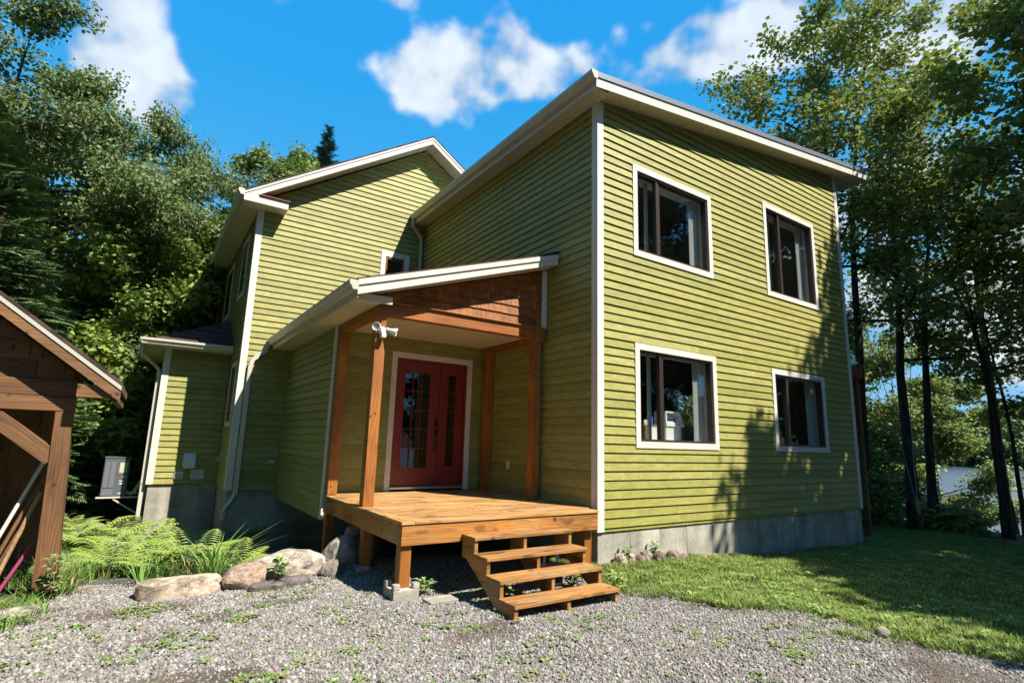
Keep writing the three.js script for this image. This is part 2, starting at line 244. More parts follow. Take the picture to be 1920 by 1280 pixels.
// wing roof: slab, fascia, drip edge, soffits, gutter
{
  const x0 = -0.303, x1 = 8.576, zf = 0.306, y = (x) => 6.385 + SL * x;
  part('roof', extr([[x0, y(x0) + 0.19], [x1, y(x1) + 0.19], [x1, y(x1) + 0.235], [x0, y(x0) + 0.235]], 'xy', ZG + 0.002, zf + 0.01), M.drip, house);
  part('roof_deck', extr([[x0 + 0.02, y(x0) + 0.1], [x1 - 0.02, y(x1) + 0.1], [x1 - 0.02, y(x1) + 0.188], [x0 + 0.02, y(x0) + 0.188]], 'xy', ZG + 0.004, zf - 0.03), M.roomwall, house);
  part('rake_fascia', [extr([[x0, y(x0) - 0.012], [x1, y(x1) - 0.012], [x1, y(x1) + 0.145], [x0, y(x0) + 0.145]], 'xy', zf - 0.022, zf)], M.alu, house);
  part('drip_edge', extr([[x0 - 0.01, y(x0) + 0.135], [x1 + 0.01, y(x1) + 0.135], [x1 + 0.01, y(x1) + 0.19], [x0 - 0.01, y(x0) + 0.19]], 'xy', zf - 0.02, zf + 0.018), M.drip, house);
  part('eave_fascia', box(x0, x0 + 0.02, 6.33, 6.53, ZG + 0.004, zf - 0.024), M.gutter, house);
  part('end_fascia', box(x1 - 0.02, x1, y(x1) - 0.012, y(x1) + 0.19, ZG + 0.004, zf - 0.024), M.alu, house);
  part('front_soffit', ribbed((s, w, h) => [x0 + 0.02 + s, y(x0 + 0.02 + s) + h, zf - 0.024 - w], x1 - x0 - 0.04, 0.28, 0.1), M.soffit, house);
  part('eave_soffit', ribbed((s, w, h) => [x0 + 0.02 + w, 6.338 + h, zf - 0.03 - s], zf - 0.03 - ZG - 0.01, 0.28, 0.1), M.soffit, house);
  part('end_soffit', ribbed((s, w, h) => [W + w, y(W) + SL * w + h, zf - 0.31 - s], zf - 0.31 - ZG, x1 - W - 0.02, 0.1), M.soffit, house);
  const g = extr(gutterProfile(-1).map(([a, b]) => [x0 - 0.001 + a, 6.435 + b]), 'xy', ZG + 0.01, zf + 0.03);
  part('gutter', [g, extr([[x0, 6.435], [x0 - 0.07, 6.435], [x0 - 0.085, 6.47], [x0 - 0.115, 6.51], [x0 - 0.115, 6.555], [x0, 6.555]].map(([a, b]) => [a - 0.001, b]), 'xy', zf + 0.03, zf + 0.034)], M.gutter, house);
  part('downspout', spout([[-0.36, 6.43, -6.15], [-0.36, 6.27, -6.16], [-0.12, 6.02, -6.185], [-0.1, 5.9, -6.19], [-0.1, 4.1, -6.19]], 0.036), M.gutter, house);
}
// foundation
{
  let x = 0.012; const R = rng(8);
  while (x < W - 0.02) { const w = Math.min(0.61, W - 0.012 - x); part('foundation_panel', box(x + 0.002, x + w - 0.002, -1.6, -0.001, -0.2, -0.012 + R() * 0.004, 0.004), M.concrete, house); x += w; }
  for (const g of [box(0.012, 0.2, -1.6, -0.002, ZG + 0.01, -0.21), box(XL + 0.02, 0.01, -2.2, 0.083, ZG - 0.2, ZG - 0.02), box(XB + 0.02, XL + 0.01, -2.2, 0.098, ZB - 0.2, ZB - 0.02), box(XB + 0.02, XB + 0.2, -2.2, 0.098, -11, ZB - 0.21), box(XL + 0.021, XL + 0.2, -2.2, 0.082, ZB, ZG - 0.21), box(W - 0.2, W - 0.014, -2, -0.002, ZG, -0.21)]) part('foundation_wall', g, M.concrete, house);
}
// windows of the front wall
function slider(w, parent, glassSplit) {
  const [a, b, c, d] = w, t = 0.095, win = part('window', extr(rect(a, b, c, d), 'xy', 0.001, 0.034, [rect(a + t, b - t, c + t, d - t)]), M.trim, parent);
  win.name = 'window';
  const A = a + t, B = b - t, C = c + t, Dd = d - t, f = 0.045, m = A + (B - A) * glassSplit;
  part('frame', [extr(rect(A + 0.001, B - 0.001, C + 0.001, Dd - 0.001), 'xy', -0.09, 0.012, [rect(A + f * 0.8, B - f * 0.8, C + f * 0.8, Dd - f * 0.8)]), box(m - 0.052, m - 0.003, C + f * 0.8, Dd - f * 0.8, -0.075, 0.002, 0.004), box(m + 0.003, m + 0.05, C + f * 0.8, Dd - f * 0.8, -0.09, -0.012, 0.004)], M.brown, win);
  part('pane', box(A + 0.03, m - 0.03, C + 0.03, Dd - 0.03, -0.05, -0.046), M.glass, win);
  part('pane', box(m + 0.03, B - 0.03, C + 0.03, Dd - 0.03, -0.06, -0.056), M.glass, win);
  part('reveal', [box(A - 0.02, A - 0.004, C - 0.01, Dd + 0.01, -0.34, -0.095), box(B + 0.004, B + 0.02, C - 0.01, Dd + 0.01, -0.34, -0.095), box(A, B, C - 0.02, C - 0.004, -0.4, -0.095), box(A, B, Dd + 0.004, Dd + 0.02, -0.34, -0.095)], M.plaster, win);
  part('curtain', [[m - 0.11, m - 0.035], [B - 0.24, B - 0.03]].map(([p, q]) => { const pts = []; for (let i = 0; i <= 14; i++) pts.push([lerp(p, q, i / 14), -0.2 + 0.016 * Math.sin(i * 2.1)]); for (let i = 14; i >= 0; i--) pts.push([lerp(p, q, i / 14), -0.206 + 0.016 * Math.sin(i * 2.1)]); return extr(pts, 'xz', C + 0.002, Dd - 0.01, [], 1); }), M.plaster, win);
  return win;
}
slider(winF.ul, house, 0.29); slider(winF.ur, house, 0.29); slider(winF.ll, house, 0.295); slider(winF.lr, house, 0.27);

// gabled main part
const roofG = (x) => 8.604 - 0.654 * Math.abs(x - XP);      // top line of the gable roof
const hw = { x0: -1.062, x1: -0.359, y0: 4.62, y1: 5.517 };
const gableWall = part('gable_wall', extr([[XL, 0.08], [XR, 0.08], [XR, roofG(XR) - 0.25], [XP, roofG(XP) - 0.25], [XL, roofG(XL) - 0.25]], 'xy', ZG - 0.16, ZG - 0.001, [rect(hw.x0 + 0.1, hw.x1 - 0.1, hw.y0 + 0.1, hw.y1 - 0.1)]), M.dark, house);
siding({ o: [XL, 0, ZG], d: [1, 0, 0], n: [0, 0, 1], s0: 0.1, len: -XL - 0.026, y0: 0.085, y1: 8.4, phase: 0.085, clips: [[-0.654, 1, roofG(XP) - 0.235 - 0.654 * (XP - XL)]], holes: [[hw.x0 - XL, hw.x1 - XL, hw.y0, hw.y1], [-2.84 - XL, 9, -1, 2.86]], seed: 6, maxLen: 5, parent: gableWall });
siding({ o: [XL, 0, ZG], d: [1, 0, 0], n: [0, 0, 1], s0: -XL - 0.0255, len: XR - XL, y0: 6.6, y1: 8.4, phase: 0.085, clips: [[-0.654, 1, roofG(XP) - 0.235 - 0.654 * (XP - XL)], [0.654, 1, roofG(XP) - 0.235 + 0.654 * (XP - XL)]], seed: 7, parent: gableWall });
part('corner_board', [box(XL - 0.026, XL + 0.1, 0.08, 5.8, ZG, ZG + 0.026, 0.003), box(XL - 0.026, XL - 0.001, 0.08, 5.8, ZG - 0.1, ZG - 0.001, 0.003)], M.trim, house);
{
  const win = part('window', extr(rect(hw.x0, hw.x1, hw.y0, hw.y1), 'xy', ZG + 0.001, ZG + 0.034, [rect(hw.x0 + 0.11, hw.x1 - 0.13, hw.y0 + 0.1, hw.y1 - 0.13)]), M.trim, house);
  part('frame', extr(rect(hw.x0 + 0.111, hw.x1 - 0.131, hw.y0 + 0.101, hw.y1 - 0.131), 'xy', ZG - 0.06, ZG + 0.022, [rect(hw.x0 + 0.16, hw.x1 - 0.18, hw.y0 + 0.15, hw.y1 - 0.18)], 1), M.amber, win);
  part('pane', box(hw.x0 + 0.15, hw.x1 - 0.17, hw.y0 + 0.14, hw.y1 - 0.17, ZG - 0.03, ZG - 0.026), M.glass, win);
}
const sideMerged = [];
const sideWins = [[-7.05, -7.95, 4.12, 5.5], [-9.5, -10.75, 4.05, 5.48], [-12.5, -13.6, 4.2, 5.48]], lowWin = [-6.58, -7.38, 1.3, 2.62];
part('side_wall', extr([[ZG - 0.16, 0.08], [-16, 0.08], [-16, 5.8], [ZG - 0.16, 5.8]], 'zy', XL + 0.001, XL + 0.16), M.dark, house);
siding({ o: [XL, 0, ZG], d: [0, 0, -1], n: [-1, 0, 0], s0: 0.1, len: 9.7, y0: 0.085, y1: 5.79, phase: 0.085, holes: [...sideWins, lowWin].map(([z0, z1, a, b]) => [ZG - z0, ZG - z1, a, b]), merged: sideMerged, seed: 9 });
for (const [z0, z1, a, b] of [...sideWins, lowWin]) {
  const w = part('window', extr(rect(z1, z0, a, b), 'zy', XL - 0.034, XL - 0.001, [rect(z1 + 0.09, z0 - 0.09, a + 0.09, b - 0.09)], 1), M.trim, house);
  part('frame', extr(rect(z1 + 0.091, z0 - 0.091, a + 0.091, b - 0.091), 'zy', XL - 0.026, XL - 0.0012, [rect(z1 + 0.14, z0 - 0.14, a + 0.14, b - 0.14)], 1), M.amber, w);
  part('pane', box(XL - 0.016, XL - 0.012, a + 0.13, b - 0.13, z1 + 0.13, z0 - 0.13), M.glass, w);
}
{ // gable roof with rake fascias, soffits, eave return and gutter
  const zf = -5.861, zb = -16.4, xe = -4.105, xe2 = 2 * XP - xe, top = (x) => roofG(x), th = 0.2;
  for (const [a, b, nm] of [[xe, XP, 0], [XP, xe2, 1]]) {
    part('roof', extr([[a, top(a) - 0.035], [b, top(b) - 0.035], [b, top(b) + 0.015], [a, top(a) + 0.015]], 'xy', zb, zf + 0.012), M.asphalt[nm], house);
    part('roof_deck', extr([[a, top(a) - 0.13], [b, top(b) - 0.13], [b, top(b) - 0.037], [a, top(a) - 0.037]], 'xy', zb, zf - 0.03), M.dark, house);
    part('rake_fascia', extr([[a, top(a) - th], [b, top(b) - th], [b, top(b) - 0.06], [a, top(a) - 0.06]], 'xy', zf - 0.022, zf), M.alu, house);
    part('drip_edge', extr([[a - 0.005, top(a) - 0.075], [b, top(b) - 0.075], [b, top(b) - 0.03], [a - 0.005, top(a) - 0.03]], 'xy', zf - 0.02, zf + 0.014), M.alu, house);
    part('rake_soffit', ribbed((s, w, h) => [a + s, top(a + s) - th + 0.012 + h, zf - 0.024 - w], Math.abs(b - a), 0.385, 0.3), M.soffit, house);
  }
  part('eave_fascia', box(xe, xe + 0.02, 5.775, 5.96, zb, zf - 0.024), M.gutter, house);
  part('eave_soffit', ribbed((s, w, h) => [xe + 0.02 + w, 5.79 + h, zf - 0.03 - s], 10.4, 0.345, 0.12), M.soffit, house);
  part('gutter', extr(gutterProfile(-1).map(([a, b]) => [xe - 0.001 + a, 5.87 + b]), 'xy', zb, zf + 0.02), M.gutter, house);
  part('gutter_end', extr([[xe, 5.87], [xe - 0.07, 5.87], [xe - 0.085, 5.905], [xe - 0.115, 5.945], [xe - 0.115, 5.99], [xe, 5.99]], 'xy', zf + 0.02, zf + 0.024), M.alu, house);
  const ret = part('eave_return', [box(xe + 0.001, -3.26, 5.775, 5.93, zf - 0.02, zf - 0.002), box(-3.28, -3.26, 5.775, 5.93, ZG + 0.03, zf - 0.021), box(xe + 0.02, -3.281, 5.778, 5.79, ZG + 0.03, zf - 0.021)], M.alu, house);
  part('return_roof', extr([[ZG + 0.03, 6.03], [zf + 0.03, 5.935], [zf + 0.03, 5.96], [ZG + 0.03, 6.06]], 'zy', -3.82, -3.24), mat(0.34, 0.17, 0.125, { map: asphTex, roughness: 0.9 }), ret);
}
// bay on the left side
const bayWall = part('bay_wall', extr(rect(XB, XL, 0.095, 2.9), 'xy', ZB - 0.16, ZB - 0.001), M.dark, house);
part('bay_side_wall', box(XB + 0.001, XB + 0.16, 0.095, 2.9, -10.9, ZB - 0.161), M.dark, house);
siding({ o: [XB, 0, ZB], d: [1, 0, 0], n: [0, 0, 1], s0: 0.1, len: XL - XB - 0.024, y0: 0.1, y1: 2.89, phase: 0.1, seed: 12, parent: bayWall });
siding({ o: [XB, 0, ZB], d: [0, 0, -1], n: [-1, 0, 0], s0: 0.1, len: 3, y0: 0.1, y1: 2.89, phase: 0.1, seed: 13, merged: sideMerged });
{ const o = part('clapboards', sideMerged, M.green[0], house); o.userData.kind = 'stuff'; }
part('corner_board', [box(XB - 0.026, XB + 0.1, 0.095, 2.885, ZB, ZB + 0.026, 0.003), box(XB - 0.026, XB - 0.001, 0.095, 2.885, ZB - 0.1, ZB - 0.001, 0.003)], M.trim, house);
{
  const zf = -7.53, xf = -5.36, zk = -11.2, ytop = 3.84, ye = 2.985, xr = XL - 0.03, zr = -8.9;
  const quad = (a, b, c, d) => { const P = []; for (const t of [a, b, c, a, c, d]) P.push(...t); const g = new THREE.BufferGeometry(); g.setAttribute('position', new THREE.Float32BufferAttribute(P, 3)); g.computeVertexNormals(); return grain(g, 0, 2, 2); };
  const n = 9;
  for (let i = 0; i < n; i++) { // lapped courses of the hip face and the long side
    const f = i / n, g2 = (i + 1.12) / n, h = 0.012, L = (t) => lerp(xf, xr, t), Z = (t) => lerp(zf, zr, t), Y = (t) => lerp(ye, ytop, t);
    part('shingle_course', [quad([L(f), Y(f) + h, Z(f)], [xr, Y(f) + h, Z(f)], [xr, Y(g2), Z(g2)], [Math.min(xr, L(g2)), Y(g2), Z(g2)]), quad([L(f), Y(f), Z(f) + 0.002], [xr, Y(f), Z(f) + 0.002], [xr, Y(f) + h, Z(f)], [L(f), Y(f) + h, Z(f)])], M.asphalt[i % 3], house);
    part('shingle_course', [quad([L(f), Y(f) + h, zk], [L(f), Y(f) + h, Z(f)], [Math.min(xr, L(g2)), Y(g2), Z(g2)], [Math.min(xr, L(g2)), Y(g2), zk])], M.asphalt[(i + 1) % 3], house);
  }
  part('bay_soffit', [ribbed((s, w, h) => [xf + 0.02 + s, 2.885 + h, zf - 0.01 - w], xr - xf - 0.01, 0.345, 0.12), ribbed((s, w, h) => [xf + 0.02 + w, 2.885 + h, zf - 0.36 - s], 3, 0.36, 0.12)], M.soffit, house);
  part('bay_fascia', [box(xf, xr, 2.875, 2.99, zf - 0.02, zf), box(xf, xf + 0.02, 2.875, 2.99, zk, zf - 0.021)], M.gutter, house);
  part('bay_gutter', [extr(gutterProfile(1).map(([a, b]) => [zf + 0.001 + a, 2.9 + b]), 'zy', xf - 0.1, xr - 0.0), extr(gutterProfile(-1).map(([a, b]) => [xf - 0.001 + a, 2.9 + b]), 'xy', zk, zf + 0.1)], M.gutter, house);
  part('downspout', spout([[-5.43, 2.92, -7.62], [-5.43, 2.72, -7.66], [-5.13, 2.5, -7.95], [-5.07, 2.42, -8.0], [-5.07, 0.1, -8.0], [-5.07, -0.55, -8.0]], 0.036), M.gutter, house);
}
part('downspout', spout([[-3.31, 2.98, -6.2], [-3.32, 2.84, -6.2], [-3.55, 2.62, -6.2], [-3.585, 2.52, -6.195], [-3.585, 0.02, -6.195], [-3.62, -0.06, -6.18], [-3.76, -0.26, -6.1], [-3.77, -0.42, -6.1]], 0.042), M.gutter, house);
part('basement_infill', box(XL + 0.22, XR, 0.085, 0.2, -15.9, ZG - 0.2), M.dark, house);

// ---------------------------------------------------------------- the entry porch
const porch = thing('entry_porch', 'covered entry porch with stained wooden posts, deck and red door', 'porch', [0, 0, 0]);
const XV = -2.841, ZV = -2.945, YD = 0.312, ZP = -1.141;
{
  const pr = (x) => 3.094 + 0.3257 * (x + 3.209);                  // top of the porch roof
  const sideWall = part('side_wall', extr([[ZV + 0.02, -0.06], [ZG + 0.03, -0.06], [ZG + 0.03, 2.9], [ZV + 0.02, 2.9]], 'zy', XV + 0.001, XV + 0.1), M.dark, porch);
  siding({ o: [XV, 0, ZV], d: [0, 0, -1], n: [-1, 0, 0], s0: 0.0, len: ZV - ZG - 0.05, y0: -0.058, y1: 2.87, phase: 0.067, seed: 21, parent: sideWall });
  const dr = [-1.894, -0.357, YD, 2.592], zw = -2.96;
  const doorWall = part('door_wall', extr(rect(XV + 0.11, -0.03, -0.06, 2.9), 'xy', zw - 0.12, zw - 0.001, [rect(dr[0] + 0.085, dr[1] - 0.085, YD + 0.02, dr[3] - 0.09)]), M.dark, porch);
  siding({ o: [0, 0, zw], d: [1, 0, 0], n: [0, 0, 1], s0: XV + 0.12, len: -0.028, y0: YD + 0.004, y1: 2.85, phase: 0.05, holes: [dr], seed: 22, parent: doorWall });
  part('corner_board', [box(XV - 0.028, XV - 0.001, -0.06, 2.88, ZV, ZV + 0.1, 0.003), box(XV, XV + 0.08, -0.06, 2.88, ZV + 0.03, ZV + 0.056, 0.003)], M.trim, porch);
  part('inner_trim', box(XV - 0.045, XV - 0.0, -0.05, 2.86, ZG + 0.002, ZG + 0.045), M.green[0], porch);
  part('rear_floor', box(XV + 0.11, -0.03, 0.1, 0.3, ZG + 0.03, zw - 0.13), M.dark, porch);
  // posts and beams
  const post = (x, z, y0, y1, w = 0.14) => part('post', box(x, x + w, y0, y1, z - w, z, 0.006), M.post, porch);
  post(-2.84, ZP, YD, 2.756); post(-2.84, -2.70, YD, 2.756); post(-0.235, -1.2, YD, 2.756, 0.13); post(-0.17, -2.7, YD, 2.756);
  part('front_beam', box(-2.84, -0.03, 2.757, 2.93, ZP - 0.139, ZP - 0.001, 0.006), M.beam, porch);
  part('side_beam', box(-2.839, -2.7, 2.757, 2.93, -2.9, ZP - 0.141, 0.006), M.beam, porch);
  part('side_beam', box(-0.17, -0.031, 2.757, 2.93, -2.9, ZP - 0.141, 0.006), M.beam, porch);
  part('beam_end', box(-0.26, -0.06, 2.72, 2.945, ZP - 0.13, ZP + 0.012, 0.008), M.beam, porch);
  part('beam_ledge', box(-2.72, -0.13, 2.931, 2.945, ZP - 0.02, ZP + 0.035, 0.003), M.post, porch);
  part('ceiling', ribbed((s, w, h) => [-2.7 + s, 2.835 + h, ZP - 0.14 - w], 2.53, 1.68, 0.1), M.soffit, porch);
  // shingled gable
  const gab = part('gable_panel', extr([[-3.0, 2.9], [-0.05, 2.93], [-0.05, pr(-0.05) - 0.2], [-3.0, pr(-3.0) - 0.19]].map(([a, b], i) => [a, i === 0 ? 2.931 : b]), 'xy', ZP - 0.1, ZP - 0.04), M.shedDark, porch);
  const R = rng(31), E = 0.142, line = [-0.3257, 1, 3.094 - 0.212 + 0.3257 * 3.209];
  for (let yb = 2.946, k = 0; yb < 3.95; yb += E, k++) for (let x = -3.05 + R() * 0.05; x < -0.14;) {
    const w = 0.075 + R() * 0.075, q = Math.min(x + w, -0.132); let p = rect(x + 0.002, q - 0.002, yb - (R() - 0.5) * 0.006, yb + E + 0.01); p = clipPoly(p, line); if (k === 0) p = clipPoly(p, [-1, 0, 3.0]);
    x = q + 0.0004; if (p.length < 3 || q - p[0][0] < 0.01) continue;
    part('shingle', board(p, yb, E, [0, 0, ZP - 0.039], [1, 0, 0], [0, 0, 1]), M.shingle[Math.floor(R() * 4)], gab);
  }
  part('gable_trim', box(-0.13, -0.03, 2.95, pr(-0.08) - 0.2, ZP - 0.04, ZP - 0.015, 0.003), M.trim, porch);
  part('post_trim', box(-0.062, -0.027, YD, 2.72, -1.36, -1.3, 0.002), M.trim, porch);
  // roof
  const zf = -0.85, x0 = -3.209, x1 = -0.055;
  part('roof', extr([[x0 - 0.02, pr(x0 - 0.02) - 0.03], [x1, pr(x1) - 0.03], [x1, pr(x1) + 0.012], [x0 - 0.02, pr(x0 - 0.02) + 0.012]], 'xy', ZG + 0.03, zf + 0.01), M.asphalt[0], porch);
  part('roof_deck', extr([[x0 + 0.02, pr(x0 + 0.02) - 0.1], [x1, pr(x1) - 0.1], [x1, pr(x1) - 0.032], [x0 + 0.02, pr(x0 + 0.02) - 0.032]], 'xy', ZG + 0.03, zf - 0.03), M.dark, porch);
  part('rake_fascia', extr([[x0, pr(x0) - 0.2], [x1, pr(x1) - 0.175], [x1, pr(x1) - 0.06], [x0, pr(x0) - 0.06]], 'xy', zf - 0.022, zf), M.alu, porch);
  part('rake_trim', extr([[x0 - 0.004, pr(x0) - 0.085], [x1, pr(x1) - 0.08], [x1, pr(x1) - 0.012], [x0 - 0.004, pr(x0) - 0.012]], 'xy', zf - 0.02, zf + 0.02), M.alu, porch);
  part('rake_soffit', ribbed((s, w, h) => [x0 + 0.02 + s, pr(x0 + 0.02 + s) - 0.185 + h, zf - 0.024 - w], x1 - x0 - 0.04, 0.31, 0.1), M.soffit, porch);
  part('step_flashing', extr([[-0.5, pr(-0.5) + 0.014], [-0.052, pr(-0.052) + 0.014], [-0.052, pr(-0.052) + 0.05]], 'xy', ZG + 0.04, zf + 0.0), M.black, porch);
  part('eave_soffit', ribbed((s, w, h) => [x0 + w, 2.872 + h, -0.99 - s], -0.99 - ZG - 0.04, 0.366, 0.1), M.soffit, porch);
  part('eave_fascia', box(x0, x0 + 0.02, 2.86, 3.03, ZG + 0.03, zf - 0.024), M.gutter, porch);
  part('gutter', [extr(gutterProfile(-1).map(([a, b]) => [x0 - 0.001 + a, 2.945 + b]), 'xy', ZG + 0.06, zf + 0.02), extr([[x0, 2.945], [x0 - 0.07, 2.945], [x0 - 0.085, 2.98], [x0 - 0.115, 3.02], [x0 - 0.115, 3.065], [x0, 3.065]], 'xy', zf + 0.02, zf + 0.024)], M.gutter, porch);
  part('gutter_end', extr([[x0, 2.945], [x0 - 0.07, 2.945], [x0 - 0.085, 2.98], [x0 - 0.115, 3.02], [x0 - 0.115, 3.075], [x0, 3.075]], 'xy', ZG + 0.05, ZG + 0.058), M.alu, porch);
  part('soffit_end', box(x0 + 0.02, XV + 0.14, 2.866, 2.96, -1.0, -0.98), M.soffit, porch);
  // deck
  const xl = -2.867, zfr = 0.175, nB = 22, bw = (zfr - 0.0 + 2.89) / nB;
  for (let i = 0; i < nB; i++) { const z1 = zfr + 0.015 - i * bw; part('deck_board', box(xl + 0.145, i < 2 ? -0.15 : -0.03, YD - 0.03, YD + (R() - 0.5) * 0.002, Math.max(z1 - bw + 0.005, -2.936), z1, 0.004), M.deck[Math.floor(R() * 4)], porch); }
  part('border_board', box(xl - 0.012, xl + 0.14, YD - 0.03, YD + 0.001, -1.0, zfr + 0.014, 0.004), M.deck[0], porch);
  part('border_board', box(xl - 0.012, xl + 0.14, YD - 0.03, YD, -2.64, -1.004, 0.004), M.deck[2], porch);
  part('front_rim', box(xl, -0.155, 0.072, YD - 0.031, zfr - 0.035, zfr, 0.004), M.rim, porch);
  part('side_rim', box(xl, xl + 0.036, 0.072, YD - 0.031, -1.2, zfr - 0.036, 0.004), M.rim, porch);
  part('side_rim', box(xl + 0.004, xl + 0.04, 0.076, YD - 0.031, -2.66, -1.203, 0.004), M.rim, porch);
  part('joist', [-2.2, -1.5, -0.8].map((x) => box(x, x + 0.04, 0.08, YD - 0.032, -2.85, zfr - 0.04)), M.beam, porch);
  for (const [x, z, y] of [[-2.85, 0.135, -0.34], [-2.8, -1.15, -0.4], [-2.83, -2.68, -0.9], [-0.3, 0.08, -0.46]]) part('support_post', box(x, x + 0.12, y, 0.0715, z - 0.12, z, 0.005), M.post, porch);
  // front door with sidelight
  const [a, b, , d] = dr, ti = 0.093;
  part('door_trim', extr([[a, YD + 0.005], [a + ti, YD + 0.005], [a + ti, d - ti], [b - ti, d - ti], [b - ti, YD + 0.005], [b, YD + 0.005], [b, d], [a, d]], 'xy', zw, zw + 0.034, [], 1), M.trim, porch);
  const A = a + ti, B = b - ti, T = d - ti, y0 = YD + 0.07, mx = -0.945;
  part('threshold', box(A + 0.001, B - 0.001, YD + 0.03, YD + 0.068, zw - 0.08, zw + 0.045, 0.006), M.steel, porch);
  part('door_frame', [extr([[A + 0.001, y0], [A + 0.03, y0], [A + 0.03, T - 0.035], [B - 0.03, T - 0.035], [B - 0.03, y0], [B - 0.001, y0], [B - 0.001, T - 0.001], [A + 0.001, T - 0.001]], 'xy', zw - 0.09, zw + 0.01, [], 1), box(mx - 0.02, mx + 0.02, y0, T - 0.036, zw - 0.085, zw + 0.006, 0.004)], M.red, porch);
  const leaf = (p, q, l, r, bo, to, nx, ny, nm) => {
    const o = part(nm, extr(rect(p, q, y0 + 0.002, T - 0.037), 'xy', zw - 0.075, zw - 0.032, [rect(l, r, bo, to)], 1), M.red, porch);
    part('glazing_bead', extr(rect(l - 0.03, r + 0.03, bo - 0.03, to + 0.03), 'xy', zw - 0.032, zw - 0.022, [rect(l, r, bo, to)], 1), M.red, o);
    const bars = []; for (let i = 1; i < nx; i++) { const x = lerp(l, r, i / nx); bars.push(box(x - 0.006, x + 0.006, bo, to, zw - 0.05, zw - 0.036)); } for (let i = 1; i < ny; i++) { const y = lerp(bo, to, i / ny); bars.push(box(l, r, y - 0.006, y + 0.006, zw - 0.0495, zw - 0.0365)); }
    for (const g of bars) part('glazing_bar', g, M.red, o);
    part('pane', box(l - 0.004, r + 0.004, bo - 0.004, to + 0.004, zw - 0.058, zw - 0.054), M.glass, o); return o;
  };
  const door = leaf(A + 0.032, mx - 0.022, -1.62, -1.15, 0.68, 2.28, 3, 5, 'door');
  leaf(mx + 0.022, B - 0.032, -0.80, -0.64, 0.71, 2.28, 1, 5, 'sidelight');
  part('keypad_lock', [box(-1.045, -0.985, 1.37, 1.52, zw - 0.032, zw - 0.004, 0.012)], M.black, door);
  part('door_handle', [tube([[-1.015, 1.30, zw - 0.03], [-1.015, 1.28, zw + 0.03], [-1.015, 1.15, zw + 0.045], [-1.015, 1.03, zw + 0.03], [-1.015, 1.0, zw - 0.03]], 0.012), box(-1.04, -0.99, 1.24, 1.33, zw - 0.032, zw - 0.018, 0.008), box(-1.035, -0.995, 0.97, 1.04, zw - 0.032, zw - 0.018, 0.008)], M.black, door);
}
// the stairs
{
  const st = thing('porch_stairs', 'four open wooden stairs leading up to the porch deck', 'stairs', [-1.49, -0.45, 0.7]);
  const x0 = -2.166, x1 = -0.821, ty = (k) => 0.153 - 0.16 * k, tz = (k) => 0.466 + 0.255 * k, pts = [[0.178, 0.117]];
  for (let k = 0; k < 4; k++) { pts.push([tz(k) - 0.022, ty(k) - 0.036]); pts.push([tz(k) - 0.022, k < 3 ? ty(k + 1) - 0.036 : -0.47]); }
  pts.push([tz(3) - 0.24, -0.5], [0.27, -0.085], [0.178, -0.085]);
  [x0 + 0.012, -1.52, x1 - 0.05].forEach((x, i) => part('stringer', extr(pts, 'zy', x, x + 0.04, [], 2), M.stair[i], st));
  const R = rng(41);
  for (let k = 0; k < 4; k++) for (const [p, q] of [[0.148, 0.288], [0.0, 0.142]]) part('tread', box(x0, x1 + (R() - 0.5) * 0.006, ty(k) - 0.035, ty(k), tz(k) - q, tz(k) - p, 0.005), M.stair[Math.floor(R() * 3)], st);
}
// twin floodlight on the corner post
{
  const fl = thing('floodlight', 'white twin floodlight with sensor on the corner porch post', 'lamp', [-2.77, 2.52, ZP]);
  const head = (at, to) => { const pts = [[0.001, 0], [0.02, 0], [0.022, 0.05], [0.03, 0.07], [0.052, 0.115], [0.056, 0.14], [0.05, 0.14], [0.046, 0.118], [0.001, 0.11]].map(([x, y]) => new THREE.Vector2(x, y)); const g = flat(new THREE.LatheGeometry(pts, 20)); g.applyQuaternion(new THREE.Quaternion().setFromUnitVectors(V(0, 1, 0), V(...to).normalize())); g.translate(...at); return g; };
  const lens = (at, to) => { const g = flat(new THREE.CylinderGeometry(0.046, 0.046, 0.008, 20)); const q = new THREE.Quaternion().setFromUnitVectors(V(0, 1, 0), V(...to).normalize()), o = V(0, 0.124, 0).applyQuaternion(q); g.applyQuaternion(q); g.translate(at[0] + o.x, at[1] + o.y, at[2] + o.z); return g; };
  const pl = flat(new THREE.CylinderGeometry(0.055, 0.055, 0.03, 20)); pl.rotateX(Math.PI / 2); pl.translate(-2.765, 2.535, ZP + 0.016);
  part('base_plate', [pl, box(-2.8, -2.73, 2.5, 2.57, ZP + 0.03, ZP + 0.07, 0.012)], M.white, fl);
  for (const [at, to] of [[[-2.80, 2.56, ZP + 0.06], [-0.72, -0.05, 0.75]], [[-2.72, 2.56, ZP + 0.06], [0.80, -0.28, 0.35]]]) { const h = part('lamp_head', head(at, to), M.white, fl); part('lens', lens(at, to), mat(0.55, 0.53, 0.46, { roughness: 0.15 }), h); }
  part('sensor', [box(-2.80, -2.73, 2.43, 2.50, ZP + 0.03, ZP + 0.11, 0.015), box(-2.785, -2.745, 2.49, 2.52, ZP + 0.04, ZP + 0.08, 0.008)], M.white, fl);
}
